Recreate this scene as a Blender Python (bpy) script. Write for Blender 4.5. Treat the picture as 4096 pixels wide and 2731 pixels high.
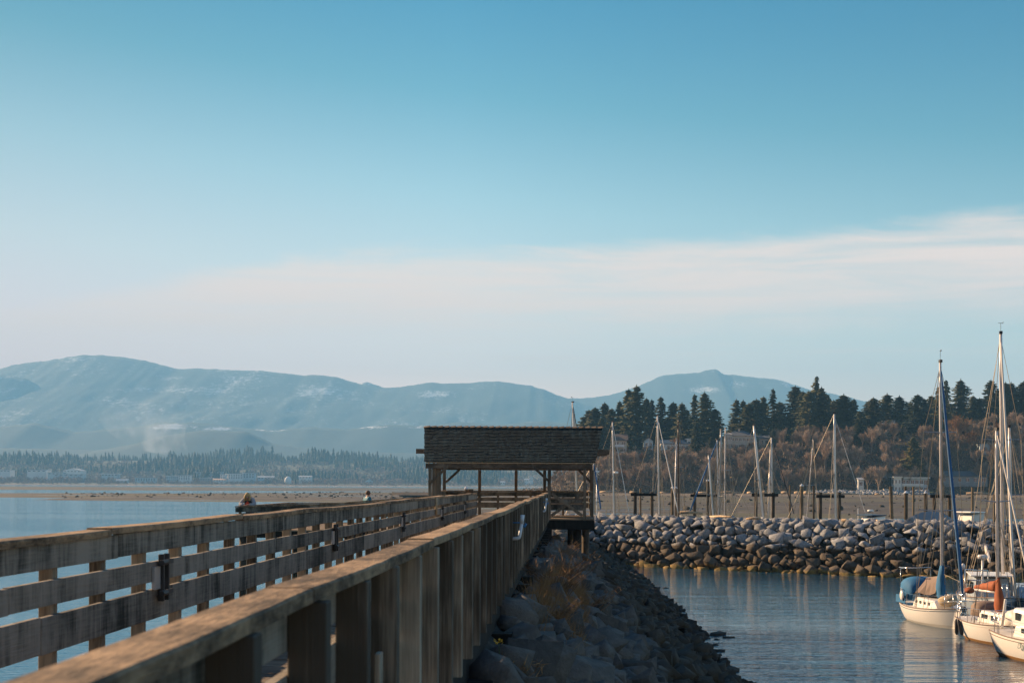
import bpy, bmesh, math, random
import numpy as np
from mathutils import Vector, Matrix, Euler, noise as mnoise
for o in list(bpy.data.objects): bpy.data.objects.remove(o, do_unlink=True)
SC = bpy.context.scene
COL = SC.collection
R = math.radians
rnd = random.Random(7)

# ---------------------------------------------------------------- camera
F = 5689.0          # focal length in pixels of the 4096 px wide photograph (50 mm)
EYE = 6.0           # eye height above low water
TILT = 0.0044       # the photograph's horizon dips slightly to the right
cam_d = bpy.data.cameras.new('camera'); cam = bpy.data.objects.new('camera', cam_d); COL.objects.link(cam)
cam_d.lens = 50.0; cam_d.sensor_width = 36.0; cam_d.sensor_fit = 'HORIZONTAL'
cam_d.shift_x = -232 / 4096; cam_d.shift_y = 568.5 / 4096
cam_d.clip_start = 0.1; cam_d.clip_end = 40000
cam.location = (0, 0, EYE); cam.rotation_euler = (R(90), -TILT, 0)
cam_d.dof.use_dof = True; cam_d.dof.focus_distance = 60; cam_d.dof.aperture_fstop = 6.3
SC.camera = cam

def P(px, py, Y):
    """the point at distance Y that the photograph shows at pixel (px, py)"""
    dx, dy = px - 2280.0, py - 1934.0
    return Vector(((dx + TILT * dy) * Y / F, Y, EYE - (dy - TILT * dx) * Y / F))

# ---------------------------------------------------------------- sky, sun, exposure
SUN_EL, SUN_AHEAD = 24.0, 32.0      # low sun, from the left and slightly ahead
sun_dir = Vector((-math.cos(R(SUN_EL)) * math.cos(R(SUN_AHEAD)), math.cos(R(SUN_EL)) * math.sin(R(SUN_AHEAD)), math.sin(R(SUN_EL))))
sd = bpy.data.lights.new('sun', 'SUN'); sd.energy = 5.0; sd.angle = R(0.8); sd.color = (1.0, 0.68, 0.41)
sun = bpy.data.objects.new('sun', sd); COL.objects.link(sun)
sun.rotation_euler = sun_dir.to_track_quat('Z', 'Y').to_euler()
SC.view_settings.view_transform = 'Standard'; SC.view_settings.look = 'None'
SC.view_settings.exposure = 1.27; SC.view_settings.gamma = 1.0
SC.view_settings.use_curve_mapping = False
SC.cycles.max_bounces = 6; SC.cycles.diffuse_bounces = 3; SC.cycles.glossy_bounces = 3
SC.cycles.transparent_max_bounces = 8; SC.cycles.volume_bounces = 1
SC.cycles.use_denoising = True
SC.cycles.volume_max_steps = 64

SKY_STRENGTH = 0.075
HAZE_DENSITY = 1.3e-4; HAZE_COLOR = (0.27, 0.63, 1.0); HAZE_TOP = 900.0
SKY_TINT = [(0.0, (0.92, 0.46, 0.41)), (0.30, (0.66, 0.505, 0.40)), (0.52, (0.43, 0.455, 0.37)), (0.75, (0.17, 0.335, 0.30)), (1.0, (0.015, 0.235, 0.275))]
ZENITH_TINT = (0.34, 0.44, 0.58)
CLOUD = (7.3, 5.4, 4.4)
class NT:
    """small helper for node trees"""
    def __init__(s, nt): s.nt = nt; s.x = 0
    def new(s, t, **kw):
        n = s.nt.nodes.new(t)
        for k, v in kw.items(): setattr(n, k, v)
        return n
    def link(s, a, b): s.nt.links.new(a, b)
    def put(s, sock, v):
        if hasattr(v, 'links') or isinstance(v, bpy.types.NodeSocket): s.link(v, sock)
        else: sock.default_value = v
    def m(s, op, a, b=None, c=None, clamp=False):
        n = s.new('ShaderNodeMath', operation=op, use_clamp=clamp)
        s.put(n.inputs[0], a)
        if b is not None: s.put(n.inputs[1], b)
        if c is not None: s.put(n.inputs[2], c)
        return n.outputs[0]
    def step(s, x, lo, hi):
        n = s.new('ShaderNodeMapRange', interpolation_type='SMOOTHSTEP')
        s.put(n.inputs['Value'], x); s.put(n.inputs['From Min'], lo); s.put(n.inputs['From Max'], hi)
        return n.outputs['Result']
    def mix(s, f, a, b, mode='MIX'):
        n = s.new('ShaderNodeMix', data_type='RGBA', blend_type=mode)
        s.put(n.inputs[0], f)
        s.put(n.inputs[6], a if not isinstance(a, tuple) else (*a[:3], 1.0)); s.put(n.inputs[7], b if not isinstance(b, tuple) else (*b[:3], 1.0))
        return n.outputs[2]
    def noise(s, vec, scale, detail=4, rough=0.55, dist=0.0):
        n = s.new('ShaderNodeTexNoise')
        if vec is not None: s.link(vec, n.inputs['Vector'])
        n.inputs['Scale'].default_value = scale; n.inputs['Detail'].default_value = detail
        n.inputs['Roughness'].default_value = rough; n.inputs['Distortion'].default_value = dist
        return n.outputs['Fac']
    def mapping(s, vec, scale=(1, 1, 1), rot=(0, 0, 0), loc=(0, 0, 0)):
        n = s.new('ShaderNodeMapping'); s.link(vec, n.inputs['Vector'])
        n.inputs['Scale'].default_value = scale; n.inputs['Rotation'].default_value = rot; n.inputs['Location'].default_value = loc
        return n.outputs[0]
    def ramp(s, f, stops):
        n = s.new('ShaderNodeValToRGB'); s.link(f, n.inputs[0])
        e = n.color_ramp.elements
        while len(e) < len(stops): e.new(0.5)
        for k, (p, c) in enumerate(stops): e[k].position = p; e[k].color = (*c[:3], 1.0)
        return n.outputs[0]

world = bpy.data.worlds.new('World'); SC.world = world; world.use_nodes = True
w = NT(world.node_tree); world.node_tree.nodes.clear()
sky = w.new('ShaderNodeTexSky', sky_type='NISHITA'); sky.sun_disc = False
sky.sun_elevation = R(SUN_EL); sky.sun_rotation = math.atan2(sun_dir.x, sun_dir.y)
sky.altitude = 0; sky.air_density = 1.0; sky.dust_density = 0.4; sky.ozone_density = 2.0
tc = w.new('ShaderNodeTexCoord'); sep = w.new('ShaderNodeSeparateXYZ'); w.link(tc.outputs['Generated'], sep.inputs[0])
az = w.m('ARCTAN2', sep.outputs['X'], sep.outputs['Y'])          # heading, 0 along the pier
el = w.m('ARCSINE', sep.outputs['Z'])                             # height above the horizon
# the air grows clearer and deeper blue with height and away from the sun
side = w.m('SINE', az)
clear = w.m('ADD', el, w.m('MULTIPLY', side, 0.10))
h = w.step(clear, -0.03, 0.40)
tint = w.mix(w.step(el, 0.36, 0.9), w.ramp(h, SKY_TINT), ZENITH_TINT)
base = w.mix(1.0, w.mix(1.0, sky.outputs[0], tint, 'MULTIPLY'), (2.0, 2.0, 2.0), 'MULTIPLY')
# one long veil of high cloud, its upper edge crisp and streaked, its lower edge soft
cv = w.new('ShaderNodeCombineXYZ'); w.link(az, cv.inputs[0]); w.link(el, cv.inputs[1])
wob = w.m('MULTIPLY', w.m('SUBTRACT', w.noise(w.mapping(cv.outputs[0], (7, 40, 1), (0, 0, 0.05)), 1.0, 8, 0.68, 0.6), 0.5), 0.034)
elw = w.m('ADD', el, wob)
top = w.m('ADD', 0.1665, w.m('MULTIPLY', w.m('SUBTRACT', az, -0.02), 0.045))
top = w.m('SUBTRACT', top, w.m('MULTIPLY', w.m('MAXIMUM', w.m('SUBTRACT', -0.19, az), 0.0), 0.20))
bot = w.m('ADD', 0.104, w.m('MULTIPLY', az, 0.035))
up = w.step(w.m('SUBTRACT', top, elw), -0.004, 0.014)
lo = w.step(w.m('SUBTRACT', elw, bot), -0.016, 0.022)
streak = w.noise(w.mapping(cv.outputs[0], (5, 75, 1), (0, 0, 0.05)), 1.0, 8, 0.66, 0.5)
dens = w.m('MULTIPLY', w.m('MULTIPLY', up, lo), w.m('ADD', 0.34, w.m('MULTIPLY', 0.66, w.step(streak, 0.22, 0.66))))
thin = w.step(w.noise(w.mapping(cv.outputs[0], (3.0, 70, 1), (0, 0, 0.03), (3, 1, 0)), 1.0, 6, 0.6), 0.52, 0.75)
band2 = w.m('MULTIPLY', w.step(el, 0.055, 0.085), w.m('SUBTRACT', 1.0, w.step(el, 0.10, 0.13)))
dens = w.m('MAXIMUM', dens, w.m('MULTIPLY', w.m('MULTIPLY', thin, band2), 0.55))
cshade = w.m('ADD', 1.0, w.m('MULTIPLY', w.m('MINIMUM', w.m('ADD', side, 0.08), 0.0), 0.95))
cs = w.new('ShaderNodeCombineXYZ')
for k in range(3): w.link(cshade, cs.inputs[k])
base = w.mix(1.0, base, cs.outputs[0], 'MULTIPLY')
cloudy = w.mix(w.m('MULTIPLY', dens, 0.95), base, CLOUD)
bg = w.new('ShaderNodeBackground'); w.link(cloudy, bg.inputs[0]); bg.inputs[1].default_value = SKY_STRENGTH
wo = w.new('ShaderNodeOutputWorld'); w.link(bg.outputs[0], wo.inputs[0])

# ---------------------------------------------------------------- helpers
def tag(o, label=None, cat=None, group=None, kind=None):
    if label: o['label'] = label
    if cat: o['category'] = cat
    if group: o['group'] = group
    if kind: o['kind'] = kind
    return o
def empty(name, loc=(0, 0, 0), rz=0.0, label=None, cat=None, group=None):
    o = bpy.data.objects.new(name, None); COL.objects.link(o)
    o.location = loc; o.rotation_euler = (0, 0, rz); o.empty_display_size = 0.2
    return tag(o, label, cat, group)
def link_mesh(name, me, parent=None, loc=None):
    o = bpy.data.objects.new(name, me); COL.objects.link(o)
    if parent is not None: o.parent = parent
    if loc is not None: o.location = loc
    return o
def arrays(name, V, Fc, mats, parent=None, smooth=False, midx=None):
    """one mesh object from numpy arrays; Fc is (n,3) or (n,4)"""
    V = np.asarray(V, dtype=np.float32); Fc = np.asarray(Fc, dtype=np.int32); k = Fc.shape[1]
    me = bpy.data.meshes.new(name)
    me.vertices.add(len(V)); me.vertices.foreach_set('co', V.ravel())
    me.loops.add(Fc.size); me.loops.foreach_set('vertex_index', Fc.ravel())
    me.polygons.add(len(Fc)); me.polygons.foreach_set('loop_start', np.arange(0, Fc.size, k, dtype=np.int32))
    for m in (mats if isinstance(mats, (list, tuple)) else [mats]): me.materials.append(m)
    if midx is not None: me.polygons.foreach_set('material_index', np.asarray(midx, dtype=np.int32))
    if smooth: me.polygons.foreach_set('use_smooth', np.ones(len(Fc), dtype=bool))
    me.update(calc_edges=True); me.validate()
    return link_mesh(name, me, parent)
class MB:
    """collects shapes into ONE mesh"""
    def __init__(s): s.v = []; s.f = []; s.mi = []
    def add(s, vs, fs, mi=0):
        b = len(s.v); s.v += [tuple(v) for v in vs]; s.f += [tuple(i + b for i in f) for f in fs]; s.mi += [mi] * len(fs); return s
    def box(s, c, d, rot=None, mi=0):
        hx, hy, hz = d[0] / 2, d[1] / 2, d[2] / 2
        vs = [Vector((x, y, z)) for x in (-hx, hx) for y in (-hy, hy) for z in (-hz, hz)]
        if rot is not None: vs = [rot @ v for v in vs]
        c = Vector(c)
        return s.add([v + c for v in vs], [(0, 1, 3, 2), (4, 6, 7, 5), (0, 4, 5, 1), (2, 3, 7, 6), (0, 2, 6, 4), (1, 5, 7, 3)], mi)
    def span(s, x0, x1, y0, y1, z0, z1, mi=0): return s.box(((x0 + x1) / 2, (y0 + y1) / 2, (z0 + z1) / 2), (abs(x1 - x0), abs(y1 - y0), abs(z1 - z0)), None, mi)
    def bar(s, a, b, w, h, up=(0, 0, 1), mi=0):
        """rectangular bar from a to b: w across, h along up"""
        a, b = Vector(a), Vector(b); d = (b - a); L = d.length; d.normalize()
        side = d.cross(Vector(up)); 
        if side.length < 1e-5: side = d.cross(Vector((1, 0, 0)))
        side.normalize(); u = side.cross(d)
        vs = [p + side * sx * w / 2 + u * sz * h / 2 for p in (a, b) for sx, sz in ((-1, -1), (1, -1), (1, 1), (-1, 1))]
        return s.add(vs, [(0, 1, 2, 3), (7, 6, 5, 4), (0, 4, 5, 1), (1, 5, 6, 2), (2, 6, 7, 3), (3, 7, 4, 0)], mi)
    def tube(s, pts, rad, n=8, caps=True, mi=0):
        pts = [Vector(p) for p in pts]; rs = rad if isinstance(rad, (list, tuple)) else [rad] * len(pts)
        b = len(s.v); ref = None
        for i, p in enumerate(pts):
            d = (pts[min(i + 1, len(pts) - 1)] - pts[max(i - 1, 0)]).normalized()
            a = d.cross(Vector((0, 0, 1)) if abs(d.z) < 0.95 else Vector((1, 0, 0))).normalized(); c = d.cross(a)
            if ref is not None and a.dot(ref) < 0: a, c = -a, -c
            ref = a
            s.v += [tuple(p + (a * math.cos(2 * math.pi * k / n) + c * math.sin(2 * math.pi * k / n)) * rs[i]) for k in range(n)]
        fs = [(b + i * n + k, b + i * n + (k + 1) % n, b + (i + 1) * n + (k + 1) % n, b + (i + 1) * n + k) for i in range(len(pts) - 1) for k in range(n)]
        if caps: fs += [tuple(b + k for k in range(n))[::-1], tuple(b + (len(pts) - 1) * n + k for k in range(n))]
        s.f += fs; s.mi += [mi] * len(fs); return s
    def loft(s, rings, closed=True, caps=True, mi=0):
        n = len(rings[0]); b = len(s.v)
        for r in rings: s.v += [tuple(p) for p in r]
        K = n if closed else n - 1
        fs = [(b + i * n + k, b + i * n + (k + 1) % n, b + (i + 1) * n + (k + 1) % n, b + (i + 1) * n + k) for i in range(len(rings) - 1) for k in range(K)]
        if caps and closed: fs += [tuple(b + k for k in range(n))[::-1], tuple(b + (len(rings) - 1) * n + k for k in range(n))]
        s.f += fs; s.mi += [mi] * len(fs); return s
    def ball(s, c, r, n=8, m=6, mi=0):
        rings = []
        rx, ry, rz = r if isinstance(r, tuple) else (r, r, r)
        for i in range(m + 1):
            t = math.pi * (0.02 + 0.96 * i / m)
            rings.append([(c[0] + rx * math.sin(t) * math.cos(2 * math.pi * k / n), c[1] + ry * math.sin(t) * math.sin(2 * math.pi * k / n), c[2] - rz * math.cos(t)) for k in range(n)])
        return s.loft(rings, mi=mi)
    def build(s, name, mats, parent=None, smooth=False, bevel=0.0):
        me = bpy.data.meshes.new(name); me.from_pydata(s.v, [], s.f)
        for m in (mats if isinstance(mats, (list, tuple)) else [mats]): me.materials.append(m)
        me.polygons.foreach_set('material_index', s.mi)
        bm = bmesh.new(); bm.from_mesh(me); bmesh.ops.recalc_face_normals(bm, faces=bm.faces)
        if bevel: bmesh.ops.bevel(bm, geom=bm.edges[:], offset=bevel, segments=1, affect='EDGES', clamp_overlap=True)
        bm.to_mesh(me); bm.free()
        if smooth: me.polygons.foreach_set('use_smooth', [True] * len(me.polygons))
        return link_mesh(name, me, parent)
def copy_tree(o, parent=None):
    c = o.copy(); COL.objects.link(c)
    if parent is not None: c.parent = parent
    for ch in list(o.children): copy_tree(ch, c)
    return c
def interp(x, pts): return float(np.interp(x, [p[0] for p in pts], [p[1] for p in pts]))
def sstep(a, b, x):
    t = np.clip((x - a) / (b - a), 0, 1); return t * t * (3 - 2 * t)
ORD = 'first second third fourth fifth sixth seventh eighth ninth tenth eleventh twelfth thirteenth fourteenth fifteenth sixteenth seventeenth eighteenth nineteenth twentieth'.split()
def ordinal(i):
    if i < 20: return ORD[i]
    if i == 99: return 'hundredth'
    if i > 99: return 'hundred-and-' + ordinal(i - 100)
    tens = {2: 'twenty', 3: 'thirty', 4: 'forty', 5: 'fifty', 6: 'sixty', 7: 'seventy', 8: 'eighty', 9: 'ninety'}
    t, u = divmod(i + 1, 10)
    if u == 0: return {2: 'twentieth', 3: 'thirtieth', 4: 'fortieth', 5: 'fiftieth', 6: 'sixtieth', 7: 'seventieth', 8: 'eightieth', 9: 'ninetieth'}[t]
    return tens[t] + '-' + ORD[u - 1]

# ---------------------------------------------------------------- materials
def mat(name):
    m = bpy.data.materials.new(name); m.use_nodes = True
    nt = NT(m.node_tree); m.node_tree.nodes.clear()
    out = nt.new('ShaderNodeOutputMaterial'); b = nt.new('ShaderNodeBsdfPrincipled'); nt.link(b.outputs[0], out.inputs[0])
    return m, nt, b
def posn(nt): return nt.new('ShaderNodeNewGeometry').outputs['Position']
def objc(nt): return nt.new('ShaderNodeTexCoord').outputs['Object']
def bump(nt, b, h, strength, dist):
    n = nt.new('ShaderNodeBump'); n.inputs['Strength'].default_value = strength; n.inputs['Distance'].default_value = dist
    nt.link(h, n.inputs['Height']); nt.link(n.outputs[0], b.inputs['Normal'])
def plain(name, col, rough=0.5, metal=0.0, var=0.12, scale=6.0, spec=0.5):
    m, nt, b = mat(name)
    n = nt.noise(posn(nt), scale, 4)
    c = nt.mix(n, tuple(x * (1 - var) for x in col), tuple(min(1, x * (1 + var)) for x in col))
    nt.link(c, b.inputs['Base Color']); b.inputs['Roughness'].default_value = rough; b.inputs['Metallic'].default_value = metal
    b.inputs['Specular IOR Level'].default_value = spec
    return m
def wood(name, light, dark, streak=(9, 9, 0.8), rough=0.85, stain=0.55, grain=(40, 40, 2.0), bmp=0.004, drip=1.0):
    """weathered timber: rain streaks run along streak's slow axis, grain along the board"""
    m, nt, b = mat(name)
    p = posn(nt)
    s1 = nt.m('ADD', nt.m('MULTIPLY', nt.noise(nt.mapping(p, streak), 1.0, 5, 0.7, 0.3), 0.6), nt.m('MULTIPLY', nt.noise(nt.mapping(p, tuple(q * 2.9 for q in streak), (0, 0, 0), (4, 4, 4)), 1.0, 4, 0.7), 0.4))
    big = nt.noise(p, 1.3, 3)
    g = nt.noise(nt.mapping(p, grain), 1.0, 3, 0.6)
    rndm = nt.new('ShaderNodeObjectInfo').outputs['Random']
    f = nt.m('ADD', nt.m('MULTIPLY', s1, 0.9 * drip), nt.m('ADD', nt.m('MULTIPLY', big, 0.45), nt.m('ADD', nt.m('MULTIPLY', g, 0.18), nt.m('MULTIPLY', rndm, 0.18))))
    f = nt.step(f, 0.68, 1.04)
    mid = tuple(a * 0.55 + c * 0.45 for a, c in zip(light, dark))
    c = nt.ramp(f, [(0.0, dark), (stain, mid), (1.0, light)])
    nt.link(c, b.inputs['Base Color']); b.inputs['Roughness'].default_value = rough
    b.inputs['Specular IOR Level'].default_value = 0.25
    bump(nt, b, nt.m('ADD', g, nt.m('MULTIPLY', s1, 0.5)), 0.8, bmp)
    return m
M = {}
M['rail'] = wood('weathered_rail_timber', (0.31, 0.27, 0.22), (0.022, 0.024, 0.02), (1.6, 5.5, 0.9), grain=(30, 3, 70), stain=0.5, bmp=0.006)
M['cap'] = wood('worn_cap_timber', (0.42, 0.285, 0.165), (0.06, 0.042, 0.026), (9, 3.0, 6), grain=(60, 9, 60), bmp=0.010)
M['post'] = wood('weathered_post_timber', (0.33, 0.265, 0.19), (0.045, 0.036, 0.027), (14, 14, 0.7), grain=(50, 50, 1.6))
M['outerpost'] = wood('grey_post_timber', (0.46, 0.395, 0.30), (0.07, 0.06, 0.046), (10, 10, 0.5), grain=(60, 60, 1.4), drip=0.8)
M['beam'] = wood('shelter_timber', (0.24, 0.18, 0.125), (0.06, 0.047, 0.036), (3, 3, 8), grain=(2.5, 30, 40))
M['shelterpost'] = wood('shelter_post_timber', (0.22, 0.175, 0.125), (0.05, 0.04, 0.03), (12, 12, 0.7), grain=(40, 40, 2))
M['creosote'] = wood('creosoted_timber', (0.022, 0.019, 0.016), (0.006, 0.006, 0.006), (9, 9, 1.0), grain=(40, 40, 2))
M['deck'] = wood('deck_plank', (0.30, 0.22, 0.145), (0.07, 0.055, 0.04), (1.0, 8, 8), grain=(2, 40, 40))
M['pile'] = wood('pile_timber', (0.22, 0.165, 0.105), (0.045, 0.033, 0.022), (10, 10, 0.5), grain=(30, 30, 1.2))
M['darkpile'] = wood('wet_pile_timber', (0.10, 0.075, 0.05), (0.022, 0.018, 0.014), (10, 10, 0.5), grain=(30, 30, 1.2))
M['lightwood'] = plain('fresh_timber', (0.45, 0.33, 0.2), 0.8, var=0.25)
M['black'] = plain('black_iron', (0.02, 0.024, 0.028), 0.55)
M['pvc'] = plain('pale_plastic', (0.62, 0.66, 0.70), 0.35, var=0.06)
M['bluepl'] = plain('blue_plastic', (0.02, 0.13, 0.30), 0.4)
M['white'] = plain('white_gelcoat', (0.80, 0.77, 0.72), 0.28, var=0.05, scale=1.5)
M['offwhite'] = plain('off_white_paint', (0.62, 0.58, 0.52), 0.5, var=0.08, scale=2)
M['alu'] = plain('painted_mast_alloy', (0.74, 0.72, 0.70), 0.35, 0.15, var=0.08, scale=2)
M['greymast'] = plain('dull_mast_alloy', (0.36, 0.37, 0.38), 0.4, 0.4, var=0.1)
M['darkmast'] = plain('dark_varnished_spar', (0.06, 0.035, 0.022), 0.4)
M['wire'] = plain('rigging_wire', (0.30, 0.25, 0.18), 0.5, 0.3)
M['steel'] = plain('polished_steel', (0.72, 0.70, 0.68), 0.22, 0.9)
M['bluecanvas'] = plain('blue_canvas', (0.008, 0.115, 0.26), 0.8, var=0.3, scale=5)
M['furlblue'] = plain('blue_sail_sleeve', (0.015, 0.10, 0.24), 0.75, var=0.25)
M['furldark'] = plain('dark_sail_sleeve', (0.015, 0.02, 0.03), 0.75)
M['furlwhite'] = plain('white_furled_sail', (0.70, 0.66, 0.60), 0.8)
M['tan'] = plain('brown_canvas', (0.20, 0.145, 0.115), 0.85, var=0.3, scale=4)
M['orange'] = plain('rust_orange_canvas', (0.28, 0.07, 0.018), 0.8, var=0.35, scale=5)
M['navy'] = plain('dark_blue_paint', (0.015, 0.05, 0.10), 0.35)
M['boot'] = plain('ochre_boot_stripe', (0.40, 0.20, 0.06), 0.5, var=0.3, scale=4)
M['pilot'] = plain('grey_blue_paint', (0.28, 0.34, 0.40), 0.4)
M['tarp'] = plain('grey_tarpaulin', (0.20, 0.23, 0.26), 0.7, var=0.15)
M['fender'] = plain('dark_fender_rubber', (0.03, 0.03, 0.035), 0.6)
M['rope'] = plain('coiled_rope', (0.40, 0.31, 0.19), 0.9, var=0.4, scale=30)
M['lettering'] = plain('grey_green_lettering', (0.18, 0.24, 0.24), 0.5)
gl, nt, b = mat('window_glass')
nt.link(nt.mix(nt.noise(posn(nt), 2.0), (0.02, 0.03, 0.035), (0.06, 0.075, 0.08)), b.inputs['Base Color']); b.inputs['Roughness'].default_value = 0.08
M['glass'] = gl

# ---------------------------------------------------------------- water
def water_mat(name, deep, s1, s2, strength, rough):
    m, nt, b = mat(name)
    p = posn(nt)
    n1 = nt.noise(nt.mapping(p, s1, (0, 0, 0.2)), 1.0, 4, 0.6)
    n2 = nt.noise(nt.mapping(p, s2, (0, 0, -0.15)), 1.0, 3, 0.55)
    calm = nt.step(nt.noise(nt.mapping(p, (0.003, 0.035, 1)), 1.0, 3), 0.35, 0.65)
    n3 = nt.noise(nt.mapping(p, (s1[0] * 2.2, s1[1] * 1.7, 1), (0, 0, 0.1)), 1.0, 3, 0.6)
    h = nt.m('ADD', nt.m('ADD', nt.m('MULTIPLY', n1, 0.35), nt.m('MULTIPLY', n3, 0.28)), n2)
    h = nt.m('MULTIPLY', h, nt.m('ADD', nt.m('MULTIPLY', calm, 0.6), 0.45))
    b.inputs['Base Color'].default_value = (*deep, 1); b.inputs['Roughness'].default_value = rough
    b.inputs['IOR'].default_value = 1.33; b.inputs['Specular IOR Level'].default_value = 0.5
    bump(nt, b, h, 1.0, strength)
    return m
M['sea'] = water_mat('sea_water', (0.055, 0.21, 0.34), (0.9, 2.4, 1), (0.14, 0.6, 1), 0.24, 0.04)
M['harbour'] = water_mat('harbour_water', (0.014, 0.062, 0.115), (0.5, 2.6, 1), (0.06, 0.8, 1), 0.11, 0.02)
HX0, HX1, HY0, HY1 = -0.5, 140.0, -60.0, 108.0
def sheet(name, rects, z, m):
    V, Fq = [], []
    for (x0, x1, y0, y1) in rects:
        b = len(V); V += [(x0, y0, z), (x1, y0, z), (x1, y1, z), (x0, y1, z)]; Fq.append((b, b + 1, b + 2, b + 3))
    return arrays(name, V, Fq, m)
tag(sheet('sea', [(-9000, HX0, -400, HY1), (HX1, 9000, -400, HY1), (-9000, 9000, HY1, 2700)], 0.0, M['sea']), kind='structure')
tag(sheet('harbour_water', [(HX0, HX1, HY0, HY1), (HX0, HX1, -400, HY0)], 0.0, M['harbour']), kind='structure')

# ---------------------------------------------------------------- tidal flat and sand bars
def fbm(x, y, sc, oct=4): return mnoise.fractal(Vector((x * sc, y * sc, 3.7)), 1.0, 2.0, oct)
def hill_plateau(x): return interp(x, [(-45, -1.5), (-16, 0.5), (-8, 5), (3, 13), (15, 19), (60, 21), (110, 23), (180, 29), (260, 33)])
def hill_z(x, y):
    hp = hill_plateau(x); t = float(sstep(562, 608, y))
    return 2.5 + (hp - 2.5) * t + max(0.0, y - 628) * 0.03 * float(sstep(-5, 20, x)) + 0.8 * fbm(x, y, 0.05) * t
def flat_h(x, y):
    ylo = interp(x, [(-240, 900), (-181, 560), (-177, 470), (-165, 455), (-148, 449), (-106, 437), (-59, 432), (0, 440), (60, 440)])
    yl2 = interp(x, [(-600, 545), (-180, 525), (-150, 470)])
    yhi = interp(x, [(-600, 700), (-292, 729), (-188, 775), (-105, 950), (-20, 1000)])
    h1 = min((y - ylo) / 60, (yhi - y) / 60, 1.0) * 0.45
    h1b = min((y - yl2) / 70, (yhi - y) / 60, 1.0) * 0.30
    h2 = min((y - 1010) / 120, (1720 - y) / 200, 1.0) * 0.45
    hb = ((y - 255) / 305) * 2.45 if y < 560 else 2.45
    left = float(sstep(-75, 6, x))
    hb = hb * left - 0.6 * (1 - left)
    if y > 760: hb = min(hb, 0.5)
    h = max(h1, h1b, h2, hb)
    return max(-0.8, h) + 0.05 * fbm(x, y, 0.03)
xs = np.concatenate([np.linspace(-900, -200, 36), np.linspace(-190, 60, 110), np.linspace(63, 330, 70)])
ys = np.concatenate([np.linspace(235, 600, 130), np.linspace(608, 1000, 50), np.linspace(1015, 1850, 50)])
def grid(name, xs, ys, fz, m, smooth=True):
    X, Y = np.meshgrid(xs, ys); Z = np.vectorize(fz)(X, Y)
    V = np.stack([X.ravel(), Y.ravel(), Z.ravel()], 1); n = len(xs)
    i, j = np.meshgrid(np.arange(len(xs) - 1), np.arange(len(ys) - 1)); a = (j * n + i).ravel()
    return arrays(name, V, np.stack([a, a + 1, a + n + 1, a + n], 1), m, smooth=smooth)
m, nt, b = mat('tidal_mud'); p = posn(nt)
n1 = nt.noise(nt.mapping(p, (0.10, 0.045, 1)), 1.0, 8, 0.72); n2 = nt.noise(nt.mapping(p, (0.012, 0.03, 1)), 1.0, 5, 0.6); n3 = nt.noise(nt.mapping(p, (0.5, 0.12, 1)), 1.0, 5, 0.75)
c = nt.ramp(nt.m('ADD', nt.m('MULTIPLY', n1, 0.6), nt.m('MULTIPLY', n3, 0.4)), [(0.38, (0.013, 0.011, 0.009)), (0.5, (0.038, 0.032, 0.026)), (0.62, (0.088, 0.072, 0.058))])
c = nt.mix(nt.step(n2, 0.45, 0.62), c, (0.07, 0.065, 0.03))
sp = nt.new('ShaderNodeSeparateXYZ'); nt.link(p, sp.inputs[0])
c = nt.mix(nt.m('MULTIPLY', nt.step(sp.outputs['Z'], 1.75, 2.2), 0.7), c, (0.17, 0.13, 0.09))
nt.link(c, b.inputs['Base Color'])
wet = nt.step(nt.noise(nt.mapping(p, (0.012, 0.05, 1), (0, 0, 0), (5, 2, 0)), 1.0, 4), 0.56, 0.66)
wet = nt.m('MULTIPLY', wet, nt.m('SUBTRACT', 1.0, nt.step(sp.outputs['Z'], 0.5, 1.0)))
nt.link(nt.m('SUBTRACT', 0.9, nt.m('MULTIPLY', wet, 0.75)), b.inputs['Roughness'])
bump(nt, b, nt.m('MULTIPLY', nt.m('ADD', n1, n3), nt.m('SUBTRACT', 1.0, wet)), 1.0, 0.35)
M['mud'] = m
tag(grid('tidal_flat', xs, ys, flat_h, M['mud']), kind='structure')

# ---------------------------------------------------------------- wooded hillside on the right
m, nt, b = mat('hillside_soil'); p = posn(nt)
c = nt.ramp(nt.noise(p, 0.4, 6, 0.7), [(0.3, (0.03, 0.028, 0.015)), (0.55, (0.085, 0.06, 0.035)), (0.75, (0.14, 0.095, 0.06))])
nt.link(c, b.inputs['Base Color']); b.inputs['Roughness'].default_value = 0.95
M['soil'] = m
tag(grid('hillside', np.linspace(-70, 330, 100), np.concatenate([np.linspace(556, 640, 42), np.linspace(645, 900, 24)]), lambda x, y: hill_z(x, y) - 0.02 - (1.2 if y < 560 else 0), M['soil']), kind='structure')
m, nt, b = mat('lawn_grass'); p = posn(nt)
nt.link(nt.mix(nt.noise(p, 0.8, 5), (0.10, 0.12, 0.02), (0.26, 0.25, 0.05)), b.inputs['Base Color']); b.inputs['Roughness'].default_value = 0.95
M['lawn'] = m

# ---------------------------------------------------------------- far shore land, foothills, mountains
def far_z(x, y):
    return 0.3 + 3.2 * float(sstep(2590, 2680, y)) + 60 * float(sstep(2750, 3900, y)) + 2.0 * fbm(x, y, 0.004) * float(sstep(2700, 2900, y))
m, nt, b = mat('far_land'); p = posn(nt)
nt.link(nt.mix(nt.noise(p, 0.02, 6), (0.03, 0.04, 0.02), (0.10, 0.085, 0.05)), b.inputs['Base Color']); b.inputs['Roughness'].default_value = 0.95
M['land'] = m
tag(grid('far_shore_land', np.linspace(-3600, 2600, 120), np.concatenate([np.linspace(2590, 3500, 40), np.linspace(3600, 7200, 30)]), far_z, M['land']), kind='structure')

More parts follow.
